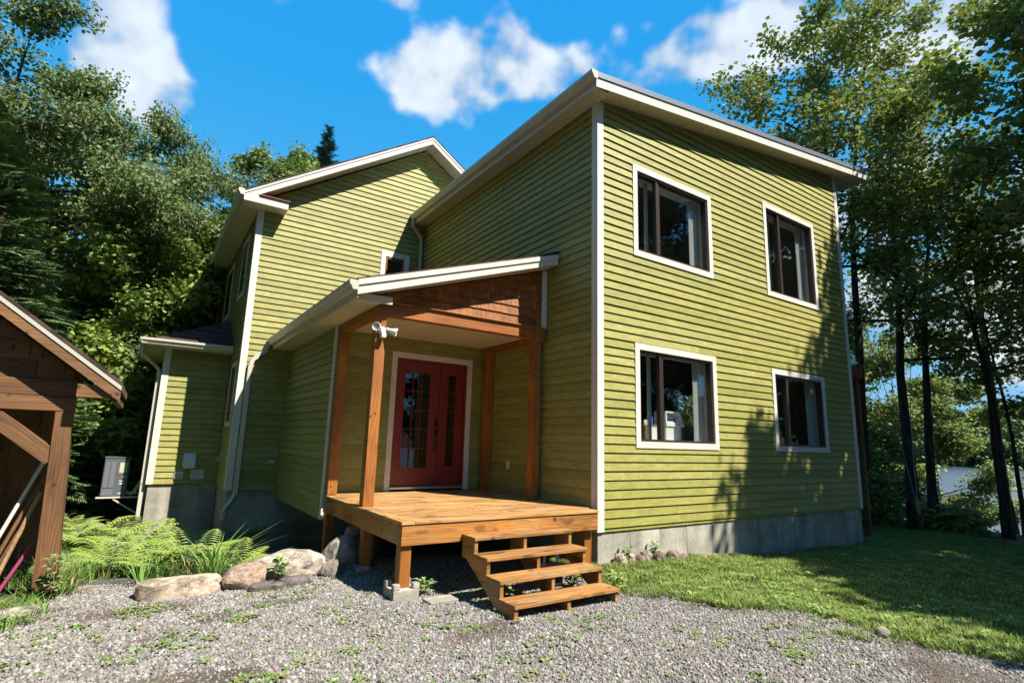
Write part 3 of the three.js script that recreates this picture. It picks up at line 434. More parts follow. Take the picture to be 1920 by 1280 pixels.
// plates, vents and fittings on the walls
solo('outlet_cover', box(-0.034, -0.022, 0.70, 0.83, -2.21, -2.12, 0.004), M.white, 'small white outlet cover on the shaded wall beside the porch deck', 'outlet');
solo('outlet_cover', box(-3.06, -2.92, 0.595, 0.665, ZG + 0.01, ZG + 0.06, 0.01), mat(0.42, 0.42, 0.4, { roughness: 0.6 }), 'small grey outlet box low on the shaded gable wall near the downspout', 'outlet');
{
  const z = ZB + 0.01, v = thing('dryer_vent', 'white hooded vent on the bay wall, topmost of three vents', 'vent', [-4.3, 0.57, z]);
  part('flange', box(-4.42, -4.19, 0.46, 0.725, z, z + 0.025, 0.006), M.white, v);
  part('hood', extr([[z + 0.026, 0.70], [z + 0.05, 0.70], [z + 0.15, 0.55], [z + 0.15, 0.42], [z + 0.026, 0.42]], 'zy', -4.4, -4.2, [], 0), M.white, v);
  for (const [x0, x1, y0, y1, n, lb] of [[-4.54, -4.39, 0.2, 0.345, 3, 'small white louvred vent, lower left of the vents on the bay wall'], [-4.25, -4.01, 0.195, 0.38, 3, 'larger white louvred vent, lower right of the vents on the bay wall']]) {
    const t = thing('louvred_vent', lb, 'vent', [(x0 + x1) / 2, y0, z]);
    part('frame', extr(rect(x0, x1, y0, y1), 'xy', z, z + 0.03, [rect(x0 + 0.018, x1 - 0.018, y0 + 0.018, y1 - 0.018)]), M.white, t);
    part('backing', box(x0 + 0.01, x1 - 0.01, y0 + 0.01, y1 - 0.01, z - 0.003, z + 0.003), M.black, t);
    for (let i = 0; i < n; i++) { const yy = lerp(y0 + 0.02, y1 - 0.02, (i + 0.15) / n), h = (y1 - y0) / n; part('slat', extr([[z + 0.03, yy], [z + 0.034, yy], [z + 0.012, yy + h * 0.62], [z + 0.008, yy + h * 0.62]], 'zy', x0 + 0.019, x1 - 0.019), M.white, t); }
  }
  solo('wall_hook', [bar([XL - 0.02, 0.78, -6.95], [XL - 0.16, 0.62, -6.95], 0.012, 0.012, 0.003), bar([XL - 0.02, 0.62, -6.95], [XL - 0.16, 0.62, -6.95], 0.012, 0.012, 0.003), bar([XL - 0.02, 0.6, -6.95], [XL - 0.02, 0.79, -6.95], 0.02, 0.02, 0.003)], M.white, 'white triangular bracket on the shaded side wall beside the corner board', 'bracket');
  solo('cord', tube([[XL - 0.1, 0.62, -6.95], [XL - 0.11, 0.1, -6.95], [XL - 0.1, -0.5, -6.95], [XL - 0.11, -1.2, -6.95]], 0.008, 5), mat(0.45, 0.14, 0.07), 'thin orange cord hanging from the white bracket', 'cord');
}
// heat pump on its bracket
{
  const z = -8.65, x0 = -5.77, x1 = -5.33, y0 = -0.2, y1 = 0.58, t = thing('heat_pump', 'grey outdoor heat pump unit on a wall bracket beside the bay', 'heat pump', [-5.4, y0 - 0.06, z]);
  const grey = mat(0.085, 0.095, 0.11, { roughness: 0.5 }), lt = mat(0.13, 0.14, 0.155, { roughness: 0.5 });
  part('cabinet', box(x0, x1, y0, y1, z - 0.85, z, 0.015), grey, t);
  part('top_cover', box(x0 - 0.01, x1 + 0.01, y1, y1 + 0.02, z - 0.86, z + 0.01, 0.006), grey, t);
  for (const [a, b, c, d] of [[-5.75, -5.665, y0 + 0.18, y1 - 0.08], [-5.65, -5.565, y0 + 0.18, y1 - 0.08], [-5.75, -5.565, y0 + 0.02, y0 + 0.15]]) part('panel', box(a, b, c, d, z, z + 0.008, 0.004), lt, t);
  part('rating_label', box(-5.5, -5.37, 0.28, 0.49, z, z + 0.003), labelMat(), t);
  for (const [a, b, c, d] of [[-5.43, -5.37, 0.18, 0.215], [-5.48, -5.38, 0.105, 0.125], [-5.47, -5.39, 0.045, 0.08], [-5.47, -5.4, -0.15, -0.125]]) part('sticker', box(a, b, c, d, z, z + 0.003), mat(0.5, 0.5, 0.47), t);
  part('badge', box(-5.55, -5.45, 0.235, 0.26, z, z + 0.003), mat(0.28, 0.03, 0.02), t);
  part('bracket', [box(-5.83, -5.0, y0 - 0.035, y0 - 0.001, z - 0.03, z + 0.02, 0.004), box(-5.83, -5.0, y0 - 0.035, y0 - 0.001, z - 0.85, z - 0.8, 0.004), bar([-5.55, y0 - 0.04, z - 0.01], [-5.0, y0 - 0.42, z - 0.01], 0.03, 0.03), box(-5.03, -4.998, -0.7, 0.1, z - 0.05, z + 0.01)], M.gutter, t);
  part('pipe', [tube([[-5.34, -0.1, z - 0.1], [-5.22, -0.12, z - 0.05], [-5.1, 0.12, z - 0.04], [-5.05, 0.22, z - 0.04]], 0.022), tube([[-5.34, -0.14, z - 0.1], [-5.2, -0.15, z - 0.06], [-5.12, 0.0, z - 0.05], [-5.06, 0.12, z - 0.05]], 0.022)], mat(0.42, 0.44, 0.42), t);
}
function labelMat() {
  const c = document.createElement('canvas'); c.width = 128; c.height = 200; const k = c.getContext('2d'); k.fillStyle = '#aab09a'; k.fillRect(0, 0, 128, 200); k.fillStyle = '#5c6455'; k.fillRect(8, 8, 112, 16);
  for (let i = 0; i < 9; i++) k.fillRect(10, 40 + i * 16, 40 + ((i * 37) % 60), 5);
  const t = new THREE.CanvasTexture(c); t.colorSpace = THREE.SRGBColorSpace; return new THREE.MeshStandardMaterial({ map: t, roughness: 0.7 });
}
// things behind the lower window
{
  solo('window_cabinet', [box(0.95, 4.2, 0.302, 1.2, -0.95, -0.42, 0.01), box(0.93, 4.22, 1.2, 1.215, -0.97, -0.4, 0.004)], M.offwhite, 'long low white cabinet inside the lower left window', 'cabinet');
  const c = thing('storage_box', 'box with brown end and white front inside the lower left window', 'box', [1.55, 1.216, -0.6]);
  part('body', box(1.5, 1.84, 1.217, 1.47, -0.72, -0.5, 0.006), M.white, c); part('brown_end', box(1.485, 1.499, 1.217, 1.47, -0.72, -0.5, 0.003), mat(0.1, 0.065, 0.04), c); part('brown_front', box(1.487, 1.6, 1.22, 1.465, -0.4995, -0.494), mat(0.1, 0.065, 0.04), c); part('lid', box(1.48, 1.85, 1.471, 1.485, -0.73, -0.49, 0.004), mat(0.5, 0.22, 0.1), c);
  const can = thing('blue_canister', 'bright blue canister on the white box inside the lower left window', 'canister', [1.68, 1.486, -0.6]); const g = flat(new THREE.LatheGeometry([[0.001, 0], [0.052, 0], [0.055, 0.01], [0.055, 0.125], [0.05, 0.135], [0.001, 0.135]].map((p) => new THREE.Vector2(...p)), 20)); g.translate(1.69, 1.487, -0.58); part('body', g, mat(0.015, 0.14, 0.52, { roughness: 0.4 }), can);
  const ck = thing('small_clock', 'tiny white round clock beside the blue canister in the window', 'clock', [1.57, 1.486, -0.56]); const d = flat(new THREE.CylinderGeometry(0.042, 0.042, 0.03, 20)); d.rotateX(Math.PI / 2); d.translate(1.575, 1.53, -0.56); part('case', d, M.white, ck); part('foot', box(1.555, 1.595, 1.4865, 1.497, -0.575, -0.545, 0.003), M.white, ck); const fc = flat(new THREE.CylinderGeometry(0.033, 0.033, 0.004, 20)); fc.rotateX(Math.PI / 2); fc.translate(1.575, 1.53, -0.543); part('face', fc, M.offwhite, ck);
  const bb = thing('roll_top_case', 'white case with curved clear front on a white box inside the window', 'case', [2.2, 1.216, -0.6]);
  part('base', box(2.0, 2.38, 1.217, 1.48, -0.75, -0.5, 0.008), M.white, bb); part('tray', box(1.99, 2.44, 1.481, 1.55, -0.76, -0.48, 0.008), mat(0.62, 0.64, 0.57), bb);
  part('hood', extr([[2.0, 1.551], [2.43, 1.551], [2.42, 1.62], [2.37, 1.71], [2.3, 1.735], [2.0, 1.735]], 'xy', -0.75, -0.5, [[[2.03, 1.57], [2.4, 1.57], [2.39, 1.62], [2.35, 1.69], [2.29, 1.71], [2.03, 1.71]]]), M.white, bb);
  part('clear_front', extr([[2.03, 1.57], [2.4, 1.57], [2.39, 1.62], [2.35, 1.69], [2.29, 1.71], [2.03, 1.71]], 'xy', -0.62, -0.615), mat(0.34, 0.42, 0.46, { roughness: 0.15 }), bb);
  part('button', box(2.28, 2.32, 1.505, 1.525, -0.481, -0.474), mat(0.5, 0.08, 0.03), bb);
  solo('grey_box', box(2.78, 3.35, 1.217, 1.52, -0.85, -0.6, 0.01), mat(0.3, 0.28, 0.26), 'plain grey box at the right end of the cabinet inside the window', 'box');
  const st = new THREE.Shape(); for (let i = 0; i < 14; i++) { const r = i % 2 ? 0.055 : 0.1 + 0.02 * Math.sin(i * 3), a = i / 14 * 6.283 + 0.2; st[i ? 'lineTo' : 'moveTo'](r * Math.cos(a), r * Math.sin(a) * 0.95); }
  const sg = flat(new THREE.ExtrudeGeometry(st, { depth: 0.004, bevelEnabled: false })); sg.translate(5.87, 2.33, -0.054); const deco = thing('star_decoration', 'golden star shaped decoration stuck inside the lower right window', 'decoration', [5.87, 2.33, -0.054]); part('star', sg, mat(0.62, 0.42, 0.08, { roughness: 0.5 }), deco); const cg = flat(new THREE.CylinderGeometry(0.03, 0.03, 0.004, 12)); cg.rotateX(Math.PI / 2); cg.translate(5.86, 2.32, -0.047); part('centre', cg, M.white, deco);
}
// tote under the stairs
{
  const t = thing('sprayer_tote', 'black and pale blue plastic tote with arched handle under the stairs', 'tote', [-1.08, -0.46, 0.38]);
  part('body', box(-1.2, -0.95, -0.46, -0.29, 0.28, 0.46, 0.03), mat(0.02, 0.022, 0.026, { roughness: 0.4 }), t);
  part('lid', box(-1.19, -0.96, -0.289, -0.22, 0.29, 0.45, 0.025), mat(0.42, 0.47, 0.55, { roughness: 0.4 }), t);
  part('handle', tube([[-1.18, -0.27, 0.37], [-1.17, -0.14, 0.37], [-1.12, -0.1, 0.37], [-1.02, -0.105, 0.37], [-0.98, -0.15, 0.37], [-0.97, -0.27, 0.37]], 0.016, 8, 30), mat(0.42, 0.5, 0.62, { roughness: 0.35 }), t);
}
// ---------------------------------------------------------------- the tool shed
{
  const s = thing('tool_shed', 'open weathered timber tool shed at the left edge', 'shed', [-7.3, -0.5, -1.9]);
  const P = [[-5.941, -5.805, 1.32], [-5.876, -5.685, -0.62]], z0 = -1.45, z1 = -1.6, pts = [];
  const A = [P[0][0], P[0][2]], B = [P[0][1], P[0][2]], C = [P[1][1], P[1][2]], D = [P[1][0], P[1][2]];
  part('post', extr([D, C, B, A], 'xy', z1, z0, [], 1), M.shed[1], s);
  part('post', box(-9.0, -8.84, -0.62, 1.32, z1, z0, 0.006), M.shed[0], s);
  part('lower_beam', box(-9.2, -5.8, 1.325, 1.468, z1, z0 + 0.003, 0.006), M.shed[0], s);
  part('upper_beam', box(-9.2, -5.81, 1.472, 1.632, z1, z0 - 0.002, 0.006), M.shed[1], s);
  part('brace', bar([-6.5, 1.34, z0 - 0.06], [-5.905, 0.86, z0 - 0.06], 0.09, 0.15, 0.005), M.shed[0], s);
  const rf = (x) => 1.575 + 0.745 * (-5.43 - x), xp = -7.3, rx = (x) => (x > xp ? rf(x) : rf(2 * xp - x));
  part('gable_panel', extr([[-9.1, 1.634], [-5.86, 1.634], [-5.86, rf(-5.86) - 0.17], [xp, rf(xp) - 0.17], [-9.1, rx(-9.1) - 0.17]], 'xy', z1 + 0.02, z0 - 0.05), M.shedDark, s);
  const R = rng(51);
  for (let yb = 1.636, k = 0; yb < 2.8; yb += 0.19, k++) for (let x = -8.9 + R() * 0.2; x < -5.84;) { const w = 0.2 + R() * 0.1, q = Math.min(x + w, -5.84); let p = clipPoly(clipPoly(rect(x + 0.003, q - 0.003, yb, yb + 0.2), [0.745, 1, 1.575 - 0.16 - 0.745 * 5.43]), [-0.745, 1, 1.575 - 0.16 - 0.745 * 5.43 + 2 * 0.745 * 7.3]); x = q; if (p.length > 2) part('shingle', board(p, yb, 0.19, [0, 0, z0 - 0.049], [1, 0, 0], [0, 0, 1]), M.shed[Math.floor(R() * 3)], s); }
  for (const sg of [1, -1]) {
    const X = (d) => xp + sg * d, L = -5.43 - xp, poly = (a, b) => [[X(0), rf(xp) + a], [X(L), rf(-5.43) + a], [X(L), rf(-5.43) + b], [X(0), rf(xp) + b]];
    part('rake_board', extr(poly(-0.135, -0.02), 'xy', -1.24, -1.2), M.shed[2], s);
    part('drip_edge', extr(poly(-0.022, 0.028), 'xy', -1.235, -1.19), mat(0.42, 0.42, 0.36, { roughness: 0.4 }), s);
    part('roof', extr(poly(0.03, 0.065), 'xy', -3.4, -1.185), M.asphalt[1], s);
    part('roof_deck', extr(poly(-0.02, 0.029), 'xy', -3.38, -1.25), M.shedDark, s);
  }
  part('side_wall', box(-9.08, -9.0, -0.7, 1.6, -3.26, -1.62), M.shedDark, s);
  part('rear_gable', extr([[-9.1, 1.6], [-5.9, 1.6], [-5.9, rf(-5.86) - 0.05], [xp, rf(xp) - 0.05], [-9.1, rx(-9.1) - 0.05]], 'xy', -3.26, -3.2), M.shedDark, s);
  part('rafter_tail', extr([[-5.785, 1.473], [-5.442, 1.465], [-5.62, 1.587], [-5.788, 1.598]], 'xy', -1.32, -1.241), M.shed[2], s);
  part('eave_board', box(-5.5, -5.45, 1.44, 1.5, -3.3, -1.25), M.shedDark, s);
  for (let i = 0; i < 12; i++) part('wall_board', box(-8.98 + i * 0.25, -8.734 + i * 0.25, -0.7, 1.6, -3.26, -3.23 - R() * 0.004), M.shedDark, s);
  const tool = (name, lb, a, b, r, m, cat) => { const g = flat(new THREE.CylinderGeometry(r * 0.9, r, V(...a).distanceTo(V(...b)), 9)); const d = V(...b).sub(V(...a)); g.applyQuaternion(new THREE.Quaternion().setFromUnitVectors(V(0, 1, 0), d.normalize())); g.translate((a[0] + b[0]) / 2, (a[1] + b[1]) / 2, (a[2] + b[2]) / 2); return solo(name, g, m, lb, cat); };
  tool('white_pole', 'long white painted pole leaning inside the tool shed, topmost pole', [-6.42, -0.5, -1.72], [-5.985, 0.86, -1.8], 0.019, mat(0.6, 0.58, 0.52), 'pole');
  tool('grey_pole', 'weathered grey tool pole leaning below the white pole', [-6.36, -0.52, -1.8], [-5.97, 0.68, -1.82], 0.02, M.shed[2], 'pole');
  tool('wooden_pole', 'pale wooden tool pole leaning beside the shed post', [-6.24, -0.5, -1.66], [-5.975, 0.52, -1.76], 0.021, mat(0.55, 0.36, 0.19, { map: greyWood }), 'pole');
  tool('dark_pole', 'dark slim tool pole between the grey and pale poles', [-6.32, -0.5, -1.85], [-5.99, 0.45, -1.86], 0.016, M.shedDark, 'pole');
  tool('pink_pole', 'magenta tool pole low in the tool shed', [-6.2, -0.52, -1.62], [-5.95, 0.05, -1.7], 0.017, mat(0.28, 0.035, 0.1), 'pole');
}
// balcony behind the far corner, swing seat
{
  const b = thing('balcony', 'red brown wooden balcony with glass railing behind the far house corner', 'balcony', [8.2, 2.8, -0.9]);
  part('rim', box(W + 0.02, 8.75, 2.86, 3.12, -1.6, -0.3, 0.006), mat(0.26, 0.06, 0.022, { map: woodTex }), b);
  part('post', box(8.6, 8.72, -1.2, 2.859, -0.5, -0.38, 0.005), M.shedDark, b);
  part('glass_panel', box(8.0, 8.7, 3.2, 4.15, -0.36, -0.35), new THREE.MeshPhysicalMaterial({ color: lin(0.62, 0.8, 0.86), transmission: 1, thickness: 0, roughness: 0.05 }), b);
  part('rail', [box(W + 0.02, 8.74, 4.15, 4.19, -0.38, -0.33, 0.004), box(8.7, 8.74, 3.12, 4.15, -0.38, -0.34, 0.004)], M.brown, b);
}

// ---------------------------------------------------------------- ground, lake
const LAKE = -2.5;
const edgeX = (z) => { const k = [[-3, -0.9], [0.9, -0.62], [1.66, -0.2], [2.5, 0.3], [3.3, 0.58], [3.93, 0.9], [6, 2.2], [9, 5]]; for (let i = 0; i + 1 < k.length; i++) if (z < k[i + 1][0]) return lerp(k[i][1], k[i + 1][1], (z - k[i][0]) / (k[i + 1][0] - k[i][0])); return 5; };
function gh(x, z) {
  let y = -0.45 - 0.033 * Math.max(0, x) * ss(-1, 3, x) - 0.02 * Math.max(0, z - 2);
  y += 0.06 * ss(-0.6, 0.3, x) * ss(1.2, 0, z) * ss(4, 1, x);
  const drop = ss(-1.5, -4.6, z) * (x > -3.6 ? 1.05 * ss(0, -2.2, x) : lerp(0.42, 1.05, ss(-5.6, -3.6, x)));
  y -= drop; y -= 0.3 * ss(-6, -16, z) * ss(-3, -6, x);
  const d = x - 12 + 0.12 * z; y -= 2.9 * ss(2, 26, d);                       // bank down to the lake
  const far = Math.hypot(x, z); if (d > 20) { const hill = Math.hypot(x + 5, z - 5); y += 30 * ss(165, 330, hill); }
  if (d < 20 && far > 60) y += 10 * ss(60, 220, far);
  y += 0.05 * (noise3(x * 0.9 + 40, z * 0.9, 2) - 0.5) + 0.02 * (noise3(x * 4 + 40, z * 4, 5) - 0.5);
  return y;
}
// how much of each surface covers a spot
const jag = (x, z) => (fbm(x * 1.7 + 9, z * 1.7, 3, 4) - 0.5);
const lawnAt = (x, z) => ss(-0.1, 0.35, x - edgeX(z) + jag(x, z) * 1.1) * ss(-0.35, 0.1, (x > -0.1 && x < W + 0.1 ? z - 0.12 : 0.5));
const wildAt = (x, z) => Math.max(ss(0.1, 0.7, -1.75 - z + jag(x, z) * 1.4), ss(0.0, 0.5, -5.45 - x - 0.4 * (z + 1) * (z > -1 ? 1 : 0) + jag(x, z) * 1.2)) * (x < 0 ? 1 : 0);
const soilAt = (x, z) => ss(0.58, 0.72, fbm(x * 0.8 + 3, z * 1.6 + 11, 7, 4));
{
  const ax = (lo, hi, n0, far) => { const a = []; for (let v = lo; v <= hi + 1e-6; v += n0) a.push(v); let s = n0, v = hi; while (v < far) { s *= 1.22; v += s; a.push(v); } s = n0; v = lo; while (v > -far) { s *= 1.22; v -= s; a.unshift(v); } return a; };
  const X = ax(-8, 12, 0.1, 500), Z = ax(-5, 6, 0.1, 500), P = [], Cc = [], U = [], I = [];
  for (const z of Z) for (const x of X) {
    P.push(x, gh(x, z), z); U.push(x / 2.3, z / 2.3);
    const l = lawnAt(x, z), w = wildAt(x, z), s = soilAt(x, z), near = 1;
    let c = [lerp(0.22, 0.17, s), lerp(0.205, 0.13, s), lerp(0.19, 0.095, s)];
    c = c.map((v, i) => lerp(v, [0.085, 0.085, 0.035][i], Math.max(l, w)));
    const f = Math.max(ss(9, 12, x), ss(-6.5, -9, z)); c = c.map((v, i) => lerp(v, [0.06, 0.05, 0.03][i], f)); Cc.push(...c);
  }
  const nx = X.length; for (let j = 0; j + 1 < Z.length; j++) for (let i = 0; i + 1 < nx; i++) { const a = j * nx + i; I.push(a, a + nx, a + 1, a + 1, a + nx, a + nx + 1); }
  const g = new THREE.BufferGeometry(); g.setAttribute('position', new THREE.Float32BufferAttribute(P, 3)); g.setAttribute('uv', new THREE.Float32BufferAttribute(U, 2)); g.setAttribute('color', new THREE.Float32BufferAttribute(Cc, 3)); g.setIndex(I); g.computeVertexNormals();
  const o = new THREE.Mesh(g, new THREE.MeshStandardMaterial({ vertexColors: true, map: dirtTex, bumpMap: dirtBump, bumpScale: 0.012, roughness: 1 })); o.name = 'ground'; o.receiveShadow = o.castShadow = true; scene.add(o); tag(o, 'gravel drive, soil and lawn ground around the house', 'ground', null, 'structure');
  const wb = tex(512, 512, (u, v) => fbm(u * 20, v * 60, 5, 3, 20, 60), false);
  const lg = new THREE.PlaneGeometry(420, 420); lg.rotateX(-Math.PI / 2); lg.translate(225, LAKE, 0); const uv = lg.attributes.uv; for (let i = 0; i < uv.count; i++) uv.setXY(i, uv.getX(i) * 70, uv.getY(i) * 70);
  const lk = new THREE.Mesh(lg, new THREE.MeshPhysicalMaterial({ color: lin(0.05, 0.075, 0.09), roughness: 0.22, bumpMap: wb, bumpScale: 0.05 })); lk.name = 'lake'; lk.receiveShadow = true; scene.add(lk); tag(lk, 'rippled grey blue lake seen between the trees', 'lake', null, 'structure');
}
// ---------------------------------------------------------------- scattered small stuff
function inst(name, geo, m, list, label, category, parent = scene, shadow = true) {
  const o = new THREE.InstancedMesh(geo, m, list.length), q = new THREE.Object3D(), c = new THREE.Color();
  list.forEach((t, i) => { q.position.set(...t.p); q.rotation.set(...(t.r ?? [0, 0, 0])); if (t.q) q.quaternion.copy(t.q); const s = t.s ?? 1; s.length ? q.scale.set(...s) : q.scale.setScalar(s); q.updateMatrix(); o.setMatrixAt(i, q.matrix); if (t.c) o.setColorAt(i, c.setRGB(...t.c)); });
  o.name = parent === scene ? numbered(name) : name; o.castShadow = shadow; o.receiveShadow = true; o.userData.kind = 'stuff'; if (label) o.userData.label = label; if (category) o.userData.category = category; parent.add(o); return o;
}
function stone(seed, det = 0, rough = 0.35, flatY = 0.75) {
  const g = new THREE.IcosahedronGeometry(1, det), p = g.attributes.position;
  for (let i = 0; i < p.count; i++) { const x = p.getX(i), y = p.getY(i), z = p.getZ(i), k = 1 + rough * (fbm(x * 1.4 + seed, y * 1.4 + seed * 2, z * 1.4, 3) - 0.5) * 2; p.setXYZ(i, x * k, y * k * flatY, z * k); }
  g.computeVertexNormals(); return g;
}
{
  const R = rng(101), lists = [[], [], []];
  for (let i = 0; i < 210000; i++) {
    const x = -7.2 + R() * 9.8, z = -1.75 + R() * 6.4; if (x > 0.5 && z < 1.2) continue;
    const l = lawnAt(x, z), w = wildAt(x, z), s = soilAt(x, z); if (R() < Math.max(l, w) * 1.4 - 0.1 || R() < s * 0.62) continue;
    if (R() > 0.9 && 0) continue;
    const near = Math.hypot(x + 5.195, z - 5.588), sz = (0.0068 + Math.pow(R(), 2.2) * 0.011) * (s > 0.5 ? 0.7 : 1), v = 0.15 + R() * R() * 0.24, wm = (R() - 0.25) * 0.04;
    lists[i % 3].push({ p: [x, gh(x, z) + sz * 0.2, z], r: [R() * 6, R() * 6, R() * 6], s: [sz * (0.8 + R() * 0.6), sz * (0.6 + R() * 0.5), sz], c: [v * 1.03 + wm, v, v * 0.96 - wm * 0.8] });
  }
  const gm = new THREE.MeshStandardMaterial({ color: 0xffffff, roughness: 0.95, flatShading: true });
  const grp = new THREE.Group(); grp.name = 'gravel'; grp.userData = { label: 'loose grey crushed stone gravel of the driveway', category: 'gravel', kind: 'stuff' }; scene.add(grp);
  lists.forEach((l, i) => inst('stones', stone(i * 7 + 1, 0, 0.5, 0.8), gm, l, null, null, grp));
}
// grass: tufts of bent blades
function tuft(seed, n, h, spread, wd, droop = 0.5) {
  const R = rng(seed), P = [], tri = (...a) => P.push(...a.flat());
  for (let i = 0; i < n; i++) {
    const a = R() * 6.283, r0 = R() * spread * 0.4, bx = Math.cos(a) * r0, bz = Math.sin(a) * r0, b = a + (R() - 0.5), L = h * (0.55 + R() * 0.6), lean = (0.15 + R() * droop) * L, w = wd * (0.7 + R() * 0.6), px = -Math.sin(b) * w, pz = Math.cos(b) * w;
    const pt = (t) => [bx + Math.cos(b) * lean * t * t * 1.5, L * (t - 0.3 * droop * t * t), bz + Math.sin(b) * lean * t * t * 1.5];
    const q0 = pt(0), q1 = pt(0.5), q2 = pt(1), l = (q, k) => [q[0] + px * k, q[1], q[2] + pz * k], m = (q, k) => [q[0] - px * k, q[1], q[2] - pz * k];
    tri(l(q0, 1), m(q0, 1), m(q1, 0.85)); tri(l(q0, 1), m(q1, 0.85), l(q1, 0.85)); tri(l(q1, 0.85), m(q1, 0.85), q2);
  }
  const g = new THREE.BufferGeometry(); g.setAttribute('position', new THREE.Float32BufferAttribute(P, 3)); g.computeVertexNormals(); return g;
}
const leafMat = (r, g, b, t = 0.35) => new THREE.MeshPhysicalMaterial({ color: lin(r, g, b), transmission: t, thickness: 0, roughness: 0.85, side: THREE.DoubleSide });
const leafy = leafMat(1, 1, 1, 0.45);
const solidLeaf = new THREE.MeshStandardMaterial({ color: 0xffffff, roughness: 0.75, side: THREE.DoubleSide });
{
  const R = rng(111), A = [[], []];
  for (let i = 0; i < 60000; i++) {
    const x = -0.9 + Math.pow(R(), 1.5) * 13, z = -3 + R() * 8.2; const l = lawnAt(x, z); if (R() > l * 1.05 || (x > 0 && x < W && z < 0.1)) continue;
    if (soilAt(x * 1.3 + 5, z * 1.3) > 0.55 && R() < 0.75) continue;
    const k = 0.7 + R() * 0.7, dry = R() < 0.13, v = 0.75 + R() * 0.5; A[i % 2].push({ p: [x, gh(x, z) - 0.004, z], r: [0, R() * 6, 0], s: [k * 1.1, k * (0.6 + 0.6 * fbm(x, z, 4, 2)), k * 1.1], c: dry ? [0.30 * v, 0.26 * v, 0.08 * v] : [0.15 * v, 0.225 * v, 0.032 * v] });
  }
  const grp = new THREE.Group(); grp.name = 'lawn_grass'; grp.userData = { label: 'short green lawn grass beside the gravel', category: 'grass', kind: 'stuff' }; scene.add(grp);
  A.forEach((l, i) => inst('tufts', tuft(i + 3, 10, 0.07, 0.09, 0.0024), solidLeaf, l, null, null, grp));
  const B = [[], []];
  for (let i = 0; i < 16000; i++) {
    const x = -8 + R() * 5.6, z = -7.6 + R() * 7.2; const w = wildAt(x, z); if (R() > w || (x > -5.5 && z < -2.1 && R() < 0.85)) continue; if (x < -5.85 && z > -2.4 && z < -1.3 && x < -5.9) continue;
    const k = 0.6 + R() * 1.0, dry = R() < 0.16, v = 0.7 + R() * 0.6; B[i % 2].push({ p: [x, gh(x, z) - 0.01, z], r: [0, R() * 6, 0], s: [k, k * (z > -1.6 ? 0.55 : 1), k], c: dry ? [0.25 * v, 0.22 * v, 0.08 * v] : [0.10 * v, 0.19 * v, 0.028 * v] });
  }
  const g2 = new THREE.Group(); g2.name = 'wild_grass'; g2.userData = { label: 'tall wild grass between the shed and the house', category: 'grass', kind: 'stuff' }; scene.add(g2);
  B.forEach((l, i) => inst('tufts', tuft(i + 13, 9, 0.24, 0.16, 0.0035, 0.7), solidLeaf, l, null, null, g2));
}
// low leafy weeds
function rosette(seed, n, L, w, lift = 0.5) {
  const R = rng(seed), P = [];
  for (let i = 0; i < n; i++) { const a = i / n * 6.283 + R(), l = L * (0.6 + R() * 0.6), up = lift * (0.4 + R()), ca = Math.cos(a), sa = Math.sin(a), hw = w * (0.7 + R() * 0.5), st = L * 0.15; const b = [ca * st, 0.1 * up * L, sa * st], m = [ca * l * 0.6, l * 0.55 * up, sa * l * 0.6], t = [ca * l, l * 0.5 * up, sa * l], A = [m[0] - sa * hw, m[1] + hw * 0.25, m[2] + ca * hw], B = [m[0] + sa * hw, m[1] + hw * 0.25, m[2] - ca * hw]; P.push(...b, ...A, ...m, ...b, ...m, ...B, ...A, ...t, ...m, ...m, ...t, ...B); }
  const g = new THREE.BufferGeometry(); g.setAttribute('position', new THREE.Float32BufferAttribute(P, 3)); g.computeVertexNormals(); return g;
}
{
  const R = rng(121), L = [], cl = [];
  for (let i = 0; i < 46; i++) cl.push([-6.4 + R() * 7, -1.2 + R() * 4.6, 0.1 + R() * 0.3]);
  for (let i = 0; i < 1500; i++) {
    let x, z; if (R() < 0.72) { const c = cl[Math.floor(R() * cl.length)], a = R() * 6.283, r = c[2] * Math.sqrt(R()); x = c[0] + Math.cos(a) * r * 1.5; z = c[1] + Math.sin(a) * r; } else { x = -6.4 + R() * 7; z = -1.4 + R() * 4.8; }
    const l = lawnAt(x, z); if (l > 0.8 && R() < 0.6) continue; const v = 0.7 + R() * 0.6, k = 0.5 + R() * 0.8; L.push({ p: [x, gh(x, z) + 0.004, z], r: [(R() - 0.5) * 0.3, R() * 6, 0], s: k, c: R() < 0.2 ? [0.2 * v, 0.21 * v, 0.06 * v] : [0.11 * v, 0.18 * v, 0.04 * v] });
  }
  for (let i = 0; i < 900; i++) { const x = -0.3 + R() * 8, z = 0.5 + R() * 4.2; if (lawnAt(x, z) < 0.5) continue; const v = 0.7 + R() * 0.6; L.push({ p: [x, gh(x, z) + 0.03, z], r: [(R() - 0.5) * 0.4, R() * 6, 0], s: 0.8 + R() * 1.1, c: [0.15 * v, 0.23 * v, 0.05 * v] }); }
  inst('ground_weeds', rosette(5, 6, 0.05, 0.012), solidLeaf, L, 'small green weeds sprouting through the gravel', 'weeds');
}
